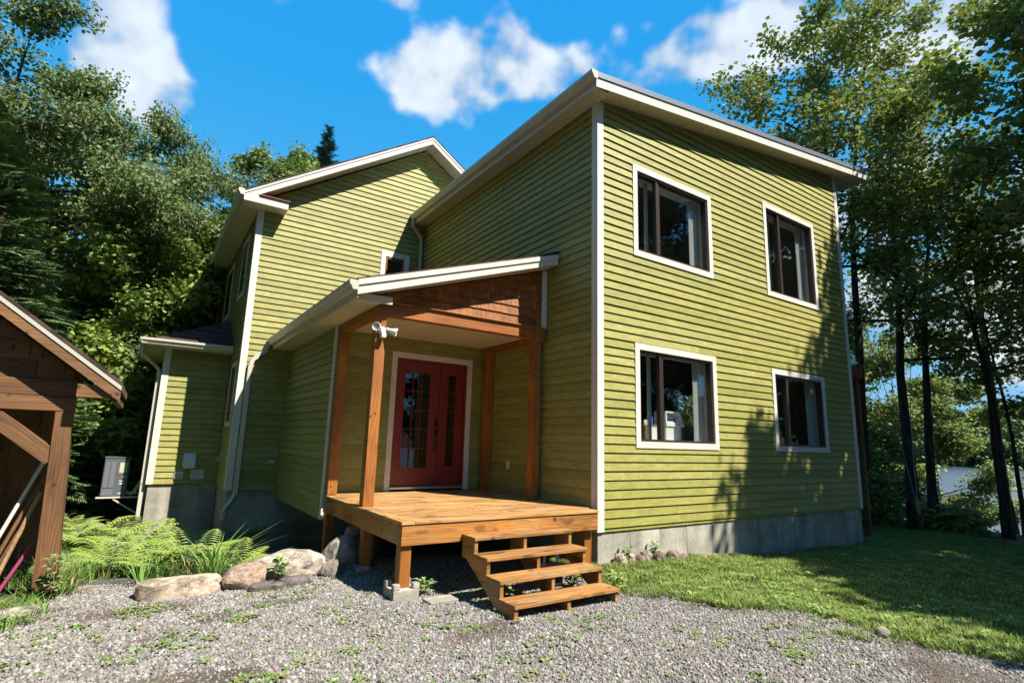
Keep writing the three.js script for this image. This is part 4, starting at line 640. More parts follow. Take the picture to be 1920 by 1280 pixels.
// ---------------------------------------------------------------- rocks and blocks
const rockMat = (r, g, b) => mat(r, g, b, { map: rockTex, bumpMap: rockBump, bumpScale: 0.02, roughness: 0.95 });
function rock(name, label, [x, z], [sx, sy, sz], seed, m, turn = 0, up = 0.25, group, blocky = 0) {
  const g0 = new THREE.IcosahedronGeometry(1, 4), p = g0.attributes.position;
  for (let i = 0; i < p.count; i++) {
    let a = p.getX(i), b = p.getY(i), c = p.getZ(i); const k = 1 + 0.42 * (fbm(a * 1.2 + seed * 3, b * 1.2 + seed, c * 1.2, 4) - 0.5) + 0.14 * (fbm(a * 4 + seed, b * 4, c * 4, 3) - 0.5);
    if (blocky) { const e = Math.max(Math.abs(a), Math.abs(b), Math.abs(c)), t = lerp(1, 0.78 / e, blocky); a *= t; b *= t; c *= t; }
    p.setXYZ(i, a * k * sx, b * k * sy, c * k * sz);
  }
  const y = gh(x, z) + sy * up; const g = grain(flat(toCreasedNormals(g0, 0.5)), 0, 0.8, 0.8); g.rotateY(turn);
  const o = new THREE.Mesh(g, m); o.name = numbered(name); o.castShadow = o.receiveShadow = true; o.position.set(x, y, z); scene.add(o); return tag(o, label, 'rock', group);
}
rock('stone_slab', 'long flat cream stone slab edging the gravel beside the ferns', [-4.68, -1.02], [0.44, 0.15, 0.17], 3, rockMat(0.86, 0.76, 0.62), 0.08, 0.4, null, 0.75);
rock('boulder', 'rounded pinkish boulder at the right end of the cream slab', [-4.08, -1.12], [0.24, 0.16, 0.19], 5, rockMat(0.66, 0.52, 0.42), 0.5, 0.5);
rock('boulder', 'large pale boulder beside the foundation left of the deck', [-3.55, -1.5], [0.46, 0.19, 0.28], 8, rockMat(0.76, 0.71, 0.63), 0.2, 0.45);
rock('flat_rock', 'dark grey flat rock on the gravel in front of the pale boulder', [-3.6, -0.95], [0.19, 0.07, 0.1], 12, rockMat(0.22, 0.21, 0.21), 0.2, 0.4, null, 0.5);
rock('flat_rock', 'grey broken rock in front of the pinkish boulder', [-3.92, -0.82], [0.2, 0.06, 0.1], 14, rockMat(0.25, 0.24, 0.23), -0.1, 0.4, null, 0.5);
rock('small_rock', 'small grey rock between the pale boulder and the dark boulders', [-3.14, -1.2], [0.13, 0.12, 0.11], 17, rockMat(0.48, 0.46, 0.42), 0.4, 0.5);
rock('boulder', 'grey shaded boulder under the deck edge, left one', [-2.92, -1.5], [0.26, 0.26, 0.22], 19, rockMat(0.56, 0.52, 0.47), 0.4, 0.5);
rock('boulder', 'grey shaded boulder under the deck behind the middle support post', [-2.6, -1.85], [0.26, 0.36, 0.24], 22, rockMat(0.54, 0.5, 0.46), 1.2, 0.5);
rock('flat_rock', 'white stone at the foot of the shed post, left edge', [-5.92, -0.83], [0.2, 0.06, 0.14], 25, rockMat(0.58, 0.56, 0.53), 0.1, 0.5, null, 0.4);
rock('small_rock', 'white stone where the gravel meets the lawn', [0.58, 3.12], [0.085, 0.05, 0.06], 28, rockMat(0.6, 0.57, 0.52), 0.3, 0.5);
rock('small_rock', 'tan stone lying in the lawn grass at the right', [1.7, 3.55], [0.03, 0.025, 0.025], 29, rockMat(0.5, 0.38, 0.24), 0.3, 0.9);
{
  const R = rng(131), grp = 'stones along the foundation';
  const tn = [[0.62, 0.55, 0.45], [0.5, 0.44, 0.36], [0.66, 0.61, 0.55], [0.42, 0.36, 0.3]].map((c) => rockMat(...c));
  for (let i = 0; i < 30; i++) { const x = 0.3 + i * 0.085 + R() * 0.07 + (i > 14 ? (i - 14) * 0.12 : 0), big = i < 15 ? 1 : 0.55, s = (0.035 + R() * 0.06) * big; rock('foundation_stone', `${i + 1}${['st', 'nd', 'rd'][(i % 10)] && (i < 10 || i > 12) && i % 10 < 3 ? ['st', 'nd', 'rd'][i % 10] : 'th'} rounded stone from the stairs in the row along the front foundation`, [x, 0.1 + R() * 0.17], [s * 1.2, s, s], 40 + i, tn[i % 4], R() * 6, 0.45, grp); }
}
function blockAt(label, x0, x1, z0, z1, h, m, name = 'concrete_block') { const y = gh((x0 + x1) / 2, (z0 + z1) / 2); return solo(name, box(x0, x1, y - 0.04, y + h, z0, z1, 0.008), m, label, 'block'); }
{
  const y = gh(-2.8, 0.07), t = thing('deck_block', 'notched concrete deck block under the front corner support post', 'block', [-2.79, y, 0.07]);
  part('base', box(-2.93, -2.65, y - 0.05, -0.3405, -0.07, 0.21, 0.008), M.concrete, t);
  for (const [a, b, c, d] of [[-2.93, -2.86, 0.14, 0.21], [-2.72, -2.65, 0.14, 0.21], [-2.93, -2.86, -0.07, 0.0], [-2.72, -2.65, -0.07, 0.0]]) part('prong', box(a, b, -0.3402, -0.285, c, d, 0.008), M.concrete, t);
}
blockAt('grey concrete block at the foot of the middle support post', -2.86, -2.7, -1.3, -1.1, 0.06, M.concrete);
blockAt('flat paving slab lying on the gravel under the deck edge', -2.62, -2.3, 0.22, 0.42, 0.035, M.concrete, 'paving_slab');

// ---------------------------------------------------------------- ferns and garden plants
function frond(L, n, seed) {   // an arching fern frond with paired tapering leaflets
  const R = rng(seed), P = [], at = (t) => [L * (0.5 * t + 0.28 * t * t), L * (1.22 * t - 0.74 * t * t), 0];
  for (let i = 1; i < n; i++) {
    const t = i / n, c = at(t), w = L * 0.21 * Math.sin(Math.PI * Math.min(1, 0.22 + t * 0.85)) * (0.85 + R() * 0.3), hw = L / n * 0.6, fx = L * 0.05;
    for (const s of [1, -1]) { const tip = [c[0] + fx + w * 0.25, c[1] - w * 0.2, s * w], m1 = [c[0] - hw + w * 0.1, c[1] + 0.004, s * w * 0.45], m2 = [c[0] + hw + w * 0.15, c[1] + 0.004, s * w * 0.45]; P.push(...c, ...m1, ...m2, ...m1, ...tip, ...m2); }
    const a = at((i - 1) / n); P.push(a[0], a[1], 0.003, a[0], a[1], -0.003, ...c);
  }
  const g = new THREE.BufferGeometry(); g.setAttribute('position', new THREE.Float32BufferAttribute(P, 3)); g.computeVertexNormals(); return g;
}
const fernMats = [leafMat(0.20, 0.29, 0.014, 0.3), leafMat(0.23, 0.315, 0.014, 0.3), leafMat(0.21, 0.295, 0.018, 0.3)];
const frondGeo = [frond(1, 20, 1), frond(1, 18, 2), frond(1, 22, 3)];
{
  const R = rng(201);
  const spots = [[-4.5, -3.1, 0.62, 1], [-4.05, -3.3, 0.6, 1], [-4.8, -3.9, 0.6, 0], [-4.3, -4.2, 0.66, 1], [-3.9, -4.4, 0.62, 2], [-5.1, -4.8, 0.55, 1], [-4.6, -5.2, 0.66, 0], [-4.1, -5.6, 0.7, 2], [-5.5, -5.6, 0.55, 0], [-5.0, -6.2, 0.6, 1], [-4.4, -6.9, 0.62, 0], [-4.0, -6.3, 0.75, 2], [-5.7, -7.0, 0.5, 1], [-5.3, -7.6, 0.5, 2], [-3.5, -4.9, 0.55, 2], [-4.75, -2.7, 0.4, 1], [-6.3, -6.2, 0.5, 0], [-6.2, -8.3, 0.55, 2], [-4.9, -2.35, 0.42, 1], [-4.45, -2.4, 0.5, 0], [-4.0, -2.5, 0.46, 1], [-5.2, -3.3, 0.5, 0], [-3.7, -3.6, 0.55, 2], [-5.35, -4.1, 0.5, 1], [-4.6, -4.6, 0.62, 1], [-4.2, -4.9, 0.62, 0], [-4.9, -5.6, 0.6, 1], [-5.9, -6.2, 0.5, 1], [-4.5, -6.2, 0.6, 1]];
  spots.forEach(([x, z, L, m], k) => {
    const t = thing('fern', m === 2 ? 'tall green fern growing close to the house foundation' : 'bright green fern in the fern bed left of the house', 'fern', [x, gh(x, z), z], m === 2 ? 'ferns by the foundation' : 'sunlit ferns in the bed');
    const n = 9 + Math.floor(R() * 4);
    for (let i = 0; i < n; i++) { const o = new THREE.Mesh(frondGeo[i % 3], fernMats[m]); o.name = 'frond'; o.castShadow = o.receiveShadow = true; const s = L * 1.6 * (0.75 + R() * 0.5); o.scale.set(s * (0.8 + 0.4 * R()), s * (0.7 + 0.5 * R()), s); o.rotation.set(0, i / n * 6.283 + R() * 0.6, 0); t.add(o); }
  });
  const t = thing('daylily_clump', 'clump of long arching strap leaves behind the cream stone slab', 'plant', [-4.35, gh(-4.35, -1.55), -1.55]);
  [leafMat(0.12, 0.25, 0.03, 0.25), leafMat(0.16, 0.29, 0.045, 0.25)].forEach((m, i) => { const o = part('leaves', tuft(301 + i, 34, 0.62, 0.3, 0.008, 0.9), m, scene); scene.remove(o); o.name = 'leaves'; t.add(o); });
  const t2 = thing('daylily_clump', 'smaller clump of strap leaves left of the cream stone slab', 'plant', [-5.0, gh(-5.0, -1.5), -1.5]);
  { const o = new THREE.Mesh(tuft(305, 26, 0.48, 0.25, 0.007, 0.9), leafMat(0.12, 0.25, 0.03, 0.25)); o.name = 'leaves'; t2.add(o); }
  const weed = (x, z, h, label, c, n = 10) => {
    const w = thing('leafy_weed', label, 'plant', [x, gh(x, z), z]); const P = [];
    const st = new THREE.Mesh(tube([[0, -0.02, 0], [0.01, h * 0.5, 0.01], [0.0, h, 0.0]], 0.004, 5, 8), mat(0.1, 0.15, 0.03)); st.name = 'stem'; w.add(st);
    const lf = []; for (let i = 0; i < n; i++) { const r = rosette(400 + i, 3, 0.1 + R() * 0.05, 0.026, 0.5); r.rotateY(R() * 6); r.translate(0, h * (0.25 + 0.75 * i / n), 0); lf.push(r); }
    const o = new THREE.Mesh(mergeGeometries(lf), leafMat(...c, 0.3)); o.name = 'leaves'; o.castShadow = true; w.add(o);
  };
  weed(-3.72, -1.18, 0.26, 'young upright leafy weed in front of the pale boulder', [0.2, 0.33, 0.05]);
  weed(-5.72, -1.22, 0.42, 'tall leafy weed growing against the shed post', [0.16, 0.25, 0.06], 14);
  weed(0.42, 0.12, 0.2, 'broad leafed weed at the foundation corner by the stairs', [0.13, 0.24, 0.04]);
  weed(0.95, 0.14, 0.2, 'broad leafed weed among the foundation stones', [0.15, 0.26, 0.05]);
  weed(-0.62, 0.98, 0.2, 'bright bushy weed beside the bottom stair', [0.24, 0.34, 0.05], 14);
  weed(-1.05, 0.72, 0.16, 'leafy weed growing between the stair treads', [0.14, 0.26, 0.04]);
  weed(-2.52, 0.05, 0.14, 'small leafy weed behind the deck block', [0.18, 0.3, 0.06]);
  weed(-1.75, 0.6, 0.08, 'low weed under the left side of the stairs', [0.16, 0.28, 0.05], 6);
  weed(-3.45, -5.9, 0.5, 'dark leafy sapling at the shaded foundation below the downspout', [0.07, 0.13, 0.03], 12);
}
// ---------------------------------------------------------------- trees
const barkMat = mat(0.20, 0.17, 0.14, { map: barkTex, bumpMap: barkTex, bumpScale: 0.02, roughness: 1 });
const barkDark = mat(0.13, 0.105, 0.085, { map: barkTex, bumpMap: barkTex, bumpScale: 0.02, roughness: 1 });
function limb(pts, radii, seg = 6) {
  const P = [], I = [], U = [], n = pts.length; let len = 0;
  for (let i = 0; i < n; i++) {
    const d = pts[Math.min(n - 1, i + 1)].clone().sub(pts[Math.max(0, i - 1)]).normalize(), s = Math.abs(d.y) > 0.9 ? V(1, 0, 0) : V(0, 1, 0), a = s.clone().cross(d).normalize(), b = d.clone().cross(a); if (i) len += pts[i].distanceTo(pts[i - 1]);
    for (let k = 0; k <= seg; k++) { const t = k / seg * 6.2832, q = pts[i].clone().addScaledVector(a, Math.cos(t) * radii[i]).addScaledVector(b, Math.sin(t) * radii[i]); P.push(q.x, q.y, q.z); U.push(k / seg * 2, len / 1.5); }
  }
  for (let i = 0; i + 1 < n; i++) for (let k = 0; k < seg; k++) { const a = i * (seg + 1) + k, b = a + seg + 1; I.push(a, b, a + 1, a + 1, b, b + 1); }
  const g = new THREE.BufferGeometry(); g.setAttribute('position', new THREE.Float32BufferAttribute(P, 3)); g.setAttribute('uv', new THREE.Float32BufferAttribute(U, 2)); g.setIndex(I); g.computeVertexNormals(); return flat(g);
}
function leafCluster(seed, n, size, rad) {
  const R = rng(seed), P = [], q = new THREE.Quaternion(), e = new THREE.Euler();
  for (let i = 0; i < n; i++) {
    const c = V((R() - 0.5) * 2, (R() - 0.5) * 1.3, (R() - 0.5) * 2).multiplyScalar(rad), L = size * (0.7 + R() * 0.6), w = L * (0.36 + R() * 0.12);
    e.set((R() - 0.5) * 1.9, R() * 6.283, (R() - 0.5) * 1.9 + 0.3); q.setFromEuler(e);
    const f = (x, y, z) => V(x, y, z).applyQuaternion(q).add(c).toArray(), b = f(-L * 0.5, 0, 0), t = f(L * 0.5, -L * 0.1, 0), l = f(-L * 0.05, w * 0.28, w), r = f(-L * 0.05, w * 0.28, -w), l2 = f(L * 0.22, w * 0.1, w * 0.75), r2 = f(L * 0.22, w * 0.1, -w * 0.75), m = f(L * 0.1, -L * 0.02, 0);
    P.push(...b, ...l, ...m, ...l, ...l2, ...m, ...l2, ...t, ...m, ...b, ...m, ...r, ...r, ...m, ...r2, ...r2, ...m, ...t);
  }
  const g = new THREE.BufferGeometry(); g.setAttribute('position', new THREE.Float32BufferAttribute(P, 3)); g.computeVertexNormals(); return g;
}
const clusters = { maple: leafCluster(1, 16, 0.115, 0.36), fine: leafCluster(2, 20, 0.085, 0.34), big: leafCluster(3, 16, 0.19, 0.55) };
// a broad-leaved tree: bent tapering trunk, limbs that divide, leaf clusters along the outer twigs
function broadleaf(name, label, { x, z, h, spread, r = 0.16, base = 0.3, seed, n = 1500, kind = 'maple', col = [0.09, 0.17, 0.03], lean = [0, 0], group, limbs = 16, top = 1, leaf = leafy, bark = barkDark, prof = 0.55, scale = 1 }) {
  const y0 = gh(x, z) - 0.1, R = rng(seed), t = thing(name, label, 'tree', [x, y0, z], group), pts = [], rad = [], N = 9;
  for (let i = 0; i <= N; i++) { const f = i / N; pts.push(V(lean[0] * f * f + (fbm(f * 3, seed, 1, 2) - 0.5) * 0.5 * f * 2, f * h * 0.94, lean[1] * f * f + (fbm(f * 3, seed, 9, 2) - 0.5) * 0.5 * f * 2)); rad.push(r * (1.12 - 1.05 * f) * (i === 0 ? 1.35 : 1)); }
  const tr = new THREE.Mesh(limb(pts, rad, 9), bark); tr.name = 'trunk'; tr.castShadow = tr.receiveShadow = true; t.add(tr);
  const on = (f) => { const k = Math.min(N - 0.001, f * N), i = Math.floor(k); return pts[i].clone().lerp(pts[i + 1], k - i); };
  const wood = [], tips = [];
  for (let i = 0; i < limbs; i++) {
    const f = base + (1 - base) * Math.pow((i + R() * 0.8) / limbs, 0.9) * 0.97, u = (f - base) / (1 - base), L = spread * (Math.pow(Math.sin(Math.PI * Math.min(1, 0.16 + u * 0.84)), prof) * (1 - 0.35 * u)) * (0.7 + R() * 0.55), a = i * 2.4 + R() * 0.9, o = on(f), up = 0.25 + 0.75 * u + R() * 0.25;
    const end = o.clone().add(V(Math.cos(a) * L, L * up * 0.75, Math.sin(a) * L)), mid = o.clone().lerp(end, 0.5).add(V((R() - 0.5) * 0.3, -0.06 * L, (R() - 0.5) * 0.3)), r0 = Math.max(0.012, r * (1 - f) * 0.55 + 0.012);
    wood.push(limb([o, mid, end], [r0, r0 * 0.6, r0 * 0.2], 5)); tips.push([mid, end, L]);
    for (let k = 0; k < 4; k++) { const s = mid.clone().lerp(end, k / 4 + R() * 0.2), b = a + (R() - 0.5) * 2.6, l = L * (0.28 + R() * 0.3), e2 = s.clone().add(V(Math.cos(b) * l, (R() - 0.2) * l * 0.7, Math.sin(b) * l)); wood.push(limb([s, e2], [r0 * 0.4, r0 * 0.1], 4)); tips.push([s, e2, l]); }
  }
  tips.push([on(0.85), on(1), spread * 0.4]);
  const br = new THREE.Mesh(mergeGeometries(wood), bark); br.name = 'branches'; br.castShadow = br.receiveShadow = true; t.add(br);
  const list = [], tot = tips.reduce((s, q) => s + q[2] + 0.3, 0);
  for (const [a, b, L] of tips) { const m = Math.round(n * (L + 0.3) / tot), j = 0.2 + L * 0.13, tone = 0.78 + R() * 0.44; for (let k = 0; k < m; k++) { const p = a.clone().lerp(b, 0.15 + R() * 0.95).add(V((R() + R() - 1) * j, (R() + R() - 1) * j * 0.6, (R() + R() - 1) * j)), v = tone * (0.8 + R() * 0.4), w = (R() - 0.5) * 0.25; list.push({ p: p.toArray(), r: [(R() - 0.5) * 0.8, R() * 6.283, (R() - 0.5) * 0.8], s: scale * (0.6 + R() * 0.75), c: [col[0] * v * (1 + w), col[1] * v, col[2] * v * (1 - w)] }); } }
  inst('crown', clusters[kind], leaf, list, null, null, t); return t;
}
const spray = (() => {   // a flat fir spray: a twig set with short needled side shoots
  const R = rng(9), P = [];
  for (let i = 0; i < 13; i++) { const t = i / 13, L = 0.34 * (1 - t * 0.75) * (0.8 + R() * 0.4); for (const s of [1, -1]) { const x = t - 0.02, y = -0.12 * t * t, e = [x + L * 0.75, y - 0.05 - L * 0.12, s * L], w = 0.042; P.push(x, y, 0, x + L * 0.38 - w, y + 0.012, s * L * 0.5, ...e, x, y, 0, ...e, x + L * 0.38 + w, y - 0.03, s * L * 0.5); } }
  for (let i = 0; i < 8; i++) { const t = i / 8, s = (R() - 0.5) * 0.25; P.push(t, -0.12 * t * t, -0.03, t, -0.12 * t * t, 0.03, t + 0.22, -0.12 * t * t + 0.09 + s * 0.1, s); }
  const g = new THREE.BufferGeometry(); g.setAttribute('position', new THREE.Float32BufferAttribute(P, 3)); g.computeVertexNormals(); return g;
})();
function conifer(name, label, { x, z, h, r, seed, base = 0.08, step = 0.34, col = [0.045, 0.085, 0.03], group, per = 7, droop = 0.25, pow = 0.85 }) {
  const y0 = gh(x, z) - 0.1, R = rng(seed), t = thing(name, label, 'tree', [x, y0, z], group), wood = [], list = [];
  const tr = new THREE.Mesh(limb([V(0, 0, 0), V(0.05, h * 0.5, 0.03), V(0, h, 0)], [h * 0.016, h * 0.009, 0.008], 8), barkMat); tr.name = 'trunk'; tr.castShadow = tr.receiveShadow = true; t.add(tr);
  for (let y = h * base; y < h - 0.05; y += step * (0.55 + 0.6 * (1 - y / h))) {
    const L0 = r * Math.pow(1 - (y / h - base) / (1 - base), pow);
    for (let k = 0; k < per; k++) {
      const a = R() * 6.283, L = Math.max(0.12, L0 * (0.62 + R() * 0.5)), dr = droop * (1 - y / h) - 0.12 - 0.3 * (y / h) * (y / h) + (R() - 0.5) * 0.15, ca = Math.cos(a), sa = Math.sin(a), S = (f) => V(ca * L * f, y - dr * L * f + 0.1 * L * f * f, sa * L * f);
      if (L > 0.5) wood.push(limb([S(0), S(0.5), S(0.95)], [0.012 + L * 0.006, 0.008, 0.003], 4));
      const n = Math.max(1, Math.round(L * 6.5));
      for (let i = 0; i < n; i++) { const f = (i + 0.2) / n * 0.85, side = n > 1 ? (i % 2 ? 1 : -1) * (0.35 + R() * 0.5) : 0, sc = Math.min(0.55, 0.26 + L * 0.15) * (0.7 + R() * 0.6), v = 0.65 + R() * 0.7; const q = new THREE.Quaternion().setFromEuler(new THREE.Euler((R() - 0.5) * 0.7, -a + side, -dr * 0.8 + (R() - 0.5) * 0.3, 'YXZ')); list.push({ p: S(f).toArray(), q, s: sc, c: [col[0] * v, col[1] * v, col[2] * v] }); }
    }
  }
  if (wood.length) { const br = new THREE.Mesh(mergeGeometries(wood), barkDark); br.name = 'branches'; br.castShadow = true; t.add(br); }
  for (let i = 0; i < 4; i++) list.push({ p: [0, h - 0.35, 0], q: new THREE.Quaternion().setFromEuler(new THREE.Euler(i * 1.57, 0, 1.45)), s: 0.42, c: col });
  inst('crown', spray, solidLeaf, list, null, null, t); return t;
}
// left wood
broadleaf('broadleaf_tree', 'tallest grey green broadleaf tree at the upper left edge', { x: -9.2, z: -13.2, h: 13.4, spread: 4.6, r: 0.26, base: 0.14, seed: 1, n: 6200, kind: 'fine', col: [0.14, 0.205, 0.05], limbs: 30, prof: 0.4 });
broadleaf('broadleaf_tree', 'grey green broadleaf tree leaning right of the tallest left tree', { x: -6.4, z: -15.5, h: 12.6, spread: 4.0, r: 0.22, base: 0.12, seed: 2, n: 5600, kind: 'fine', col: [0.14, 0.205, 0.045], limbs: 28, prof: 0.45 });
broadleaf('maple_tree', 'bright yellow green maple behind the bay, left of the gable eave', { x: -4.9, z: -13.4, h: 9.6, spread: 2.9, r: 0.15, base: 0.06, seed: 3, n: 5200, kind: 'maple', col: [0.19, 0.27, 0.035], limbs: 26, prof: 0.45 });
broadleaf('maple_tree', 'yellow green maple rising over the left eave of the gable', { x: -3.0, z: -18.5, h: 11.6, spread: 3.2, r: 0.15, base: 0.2, seed: 4, n: 3600, kind: 'maple', col: [0.20, 0.28, 0.045], limbs: 22 });
broadleaf('young_tree', 'slim young tree with pointed top left of the gable roof', { x: -1.9, z: -21, h: 17, spread: 2.1, r: 0.1, base: 0.3, seed: 5, n: 2200, kind: 'maple', col: [0.19, 0.27, 0.05], limbs: 20 });
broadleaf('young_tree', 'slim young tree just left of the spruce top above the gable roof', { x: -0.3, z: -20.6, h: 16.2, spread: 1.8, r: 0.1, base: 0.3, seed: 6, n: 1300, kind: 'maple', col: [0.19, 0.27, 0.05], limbs: 20 });
conifer('spruce_tree', 'dark spruce with pointed top above the gable roof', { x: 1.95, z: -26, h: 20.4, r: 3.2, seed: 7, base: 0.3, col: [0.05, 0.095, 0.04], per: 10, step: 0.28, pow: 0.8 });
conifer('hemlock_tree', 'dark drooping hemlock behind the tool shed roof', { x: -8.6, z: -8.6, h: 8.8, r: 3.0, seed: 8, col: [0.085, 0.15, 0.045], per: 9, step: 0.26, pow: 0.7 });
conifer('hemlock_tree', 'dark hemlock with spreading sprays between the shed and the bay', { x: -6.7, z: -12.2, h: 6.6, r: 2.1, seed: 9, col: [0.08, 0.145, 0.042], per: 9, step: 0.26, pow: 0.7 });
conifer('hemlock_tree', 'low hemlock behind the heat pump', { x: -6.6, z: -9.9, h: 2.9, r: 1.3, seed: 10, col: [0.085, 0.16, 0.042], per: 8, step: 0.24, pow: 0.6 });
broadleaf('maple_sapling', 'leafy sapling left of the bay gutter', { x: -6.1, z: -11.6, h: 5.2, spread: 1.6, r: 0.06, base: 0.1, seed: 11, n: 1000, kind: 'maple', col: [0.22, 0.31, 0.04], limbs: 16 });
broadleaf('broadleaf_tree', 'shaded broadleaf tree deep in the wood behind the hemlocks', { x: -10.5, z: -18.5, h: 11, spread: 4, r: 0.2, base: 0.05, seed: 12, n: 2400, kind: 'big', col: [0.14, 0.205, 0.045], limbs: 24 });
broadleaf('broadleaf_tree', 'shaded broadleaf tree deep in the wood behind the maple', { x: -6, z: -21, h: 9, spread: 4, r: 0.2, base: 0.05, seed: 13, n: 2200, kind: 'big', col: [0.19, 0.27, 0.035], limbs: 24 });
// right wood by the lake
const RW = 'trees by the lake';
broadleaf('tall_maple', 'tall maple just right of the far house corner, left one of two trunks', { x: 12.1, z: -2.3, h: 17.4, spread: 3.3, r: 0.14, base: 0.46, seed: 21, n: 800, kind: 'maple', col: [0.21, 0.26, 0.045], limbs: 20, group: RW, lean: [-0.3, 0.2] });
broadleaf('tall_maple', 'tall maple just right of the far house corner, right one of two trunks', { x: 12.3, z: -1.95, h: 17.2, spread: 3.1, r: 0.14, base: 0.46, seed: 22, n: 740, kind: 'maple', col: [0.21, 0.26, 0.045], limbs: 20, group: RW, lean: [0.6, 0.8] });
broadleaf('tall_maple', 'thick dark trunk nearest the house corner among the lakeside trees', { x: 12.0, z: -0.73, h: 13.5, spread: 2.9, r: 0.135, base: 0.36, seed: 23, n: 380, kind: 'maple', col: [0.21, 0.26, 0.045], limbs: 18, group: RW, lean: [0.2, 0.5] });
broadleaf('tall_maple', 'dark slightly curved trunk in the middle of the lakeside trees', { x: 13.0, z: -0.64, h: 13, spread: 2.8, r: 0.115, base: 0.38, seed: 24, n: 350, kind: 'maple', col: [0.21, 0.26, 0.045], limbs: 18, group: RW, lean: [0.3, 0.9] });
broadleaf('slim_tree', 'slim dark tree leaning left in front of the lake', { x: 13.6, z: 0.75, h: 11, spread: 2.4, r: 0.085, base: 0.4, seed: 25, n: 280, kind: 'maple', col: [0.20, 0.255, 0.045], limbs: 15, group: RW, lean: [-0.9, -0.6] });
broadleaf('slim_tree', 'slim straight dark tree in front of the lake', { x: 13.8, z: 0.62, h: 12, spread: 2.4, r: 0.065, base: 0.42, seed: 26, n: 280, kind: 'maple', col: [0.20, 0.255, 0.045], limbs: 15, group: RW, lean: [0, -0.2] });
broadleaf('slim_tree', 'thin tree at the right edge in front of the lake', { x: 15.4, z: 0.63, h: 9, spread: 1.8, r: 0.06, base: 0.4, seed: 27, n: 380, kind: 'maple', col: [0.20, 0.255, 0.045], limbs: 13, group: RW, lean: [-0.2, -0.3] });
broadleaf('broadleaf_tree', 'dense dark green tree filling the upper right corner', { x: 11.4, z: 3.2, h: 14, spread: 2.3, r: 0.16, base: 0.5, seed: 28, n: 850, kind: 'maple', col: [0.19, 0.25, 0.04], limbs: 24, group: RW });
broadleaf('broadleaf_tree', 'leafy tree behind the lakeside trunks, right of the two maples', { x: 19, z: -0.6, h: 13.5, spread: 3.2, r: 0.16, base: 0.42, seed: 29, n: 560, kind: 'maple', col: [0.19, 0.25, 0.04], limbs: 18, group: RW });
broadleaf('broadleaf_tree', 'leafy tree seen through the lower left window', { x: 18, z: -12.5, h: 8, spread: 3.6, r: 0.16, base: 0.05, seed: 32, n: 2200, kind: 'maple', col: [0.16, 0.23, 0.04], limbs: 24 });
broadleaf('young_tree', 'small treetop peeking over the sloping wing roof', { x: 15.9, z: -6.8, h: 17.0, spread: 1.7, r: 0.12, base: 0.45, seed: 30, n: 900, kind: 'maple', col: [0.20, 0.255, 0.045], limbs: 16, group: RW });
broadleaf('young_tree', 'tiny treetop just visible above the wing roof edge', { x: 20, z: -11.3, h: 20.4, spread: 1.5, r: 0.12, base: 0.5, seed: 31, n: 800, kind: 'maple', col: [0.20, 0.255, 0.045], limbs: 16, group: RW });
[[24, -5.8, 9.5, 3.2, 1], [26.5, -4.9, 8, 3, 1], [22, -7.6, 10, 3, 1], [13.4, -0.4, 0.3, 0.5, 0], [11.6, -1.9, 1.2, 0.8, 0], [16, -3.4, 3.2, 1.4, 0], [11.0, -2.9, 1.8, 0.9, 0]].forEach(([x, z, h, s, lit], i) => broadleaf(lit ? 'bank_tree' : 'shrub', lit ? ['bushy yellow green tree on the bank, right behind the twin maples', 'bushy yellow green tree on the bank between the dark trunks', 'tallest bushy tree on the bank, partly behind the house corner'][i] : 'low leafy shrub below the lakeside tree trunks', { x, z, h, spread: s, r: 0.04, base: 0.05, seed: 60 + i, n: h > 5 ? 1500 : 420, kind: 'maple', col: [0.18, 0.25, 0.04], limbs: 14, group: ['shrubs below the lakeside trees', 'bushy trees on the bank'][lit] }));
// trees round the clearing, outside the picture: they shade the lawn, show in the window panes and cut sky light; the left ones are added and heightened to darken the shaded walls
const OUT = 'trees round the clearing';
conifer('spruce_tree', 'narrow spruce on the lawn side casting the pointed wall shadow', { x: 6.73, z: 6.5, h: 11.6, r: 2.2, seed: 41, col: [0.04, 0.08, 0.03], group: OUT, per: 9, step: 0.26, base: 0.12 });
conifer('spruce_tree', 'taller narrow spruce behind the lawn side spruce', { x: 7.5, z: 7.2, h: 12.8, r: 2.3, seed: 42, col: [0.04, 0.08, 0.03], group: OUT, per: 9, step: 0.26, base: 0.12 });
[['broadleaf tree shading the right end of the front wall', 12.6, 8.0, 18.5, 4.2, 3000], ['round broadleaf tree shading the lawn', 5.9, 8.6, 9.6, 2.2, 1800], ['broadleaf tree east of the lawn', 16, 11, 19, 4.6, 2600], ['broadleaf tree southeast of the lawn', 12, 14.5, 18, 4.8, 2600], ['broadleaf tree beyond the lawn toward the lake', 20, 6.5, 18, 4.6, 2200], ['broadleaf tree at the edge of the drive', 5, 19, 17, 5, 2200], ['broadleaf tree behind the drive', -4, 21, 17, 5, 2200], ['broadleaf tree at the left of the drive', -13, 16, 16, 5, 2200], ['unseen broadleaf tree beside the drive, made taller to block sky light', -13, 6, 18, 4.8, 2600], ['unseen broadleaf tree behind the shed, made taller to block sky light', -13.5, -4, 18, 4.8, 2600], ['added unseen broadleaf tree left of the camera, blocking sky light', -12, 1.2, 15, 4, 2200]].forEach(([lb, x, z, h, s, n], i) => broadleaf('broadleaf_tree', lb, { x, z, h, spread: s, r: 0.22, base: i === 0 ? 0.3 : 0.16, seed: 80 + i, n, kind: 'big', col: [0.15, 0.205, 0.05], limbs: 24, group: OUT, prof: 0.6, leaf: solidLeaf }));
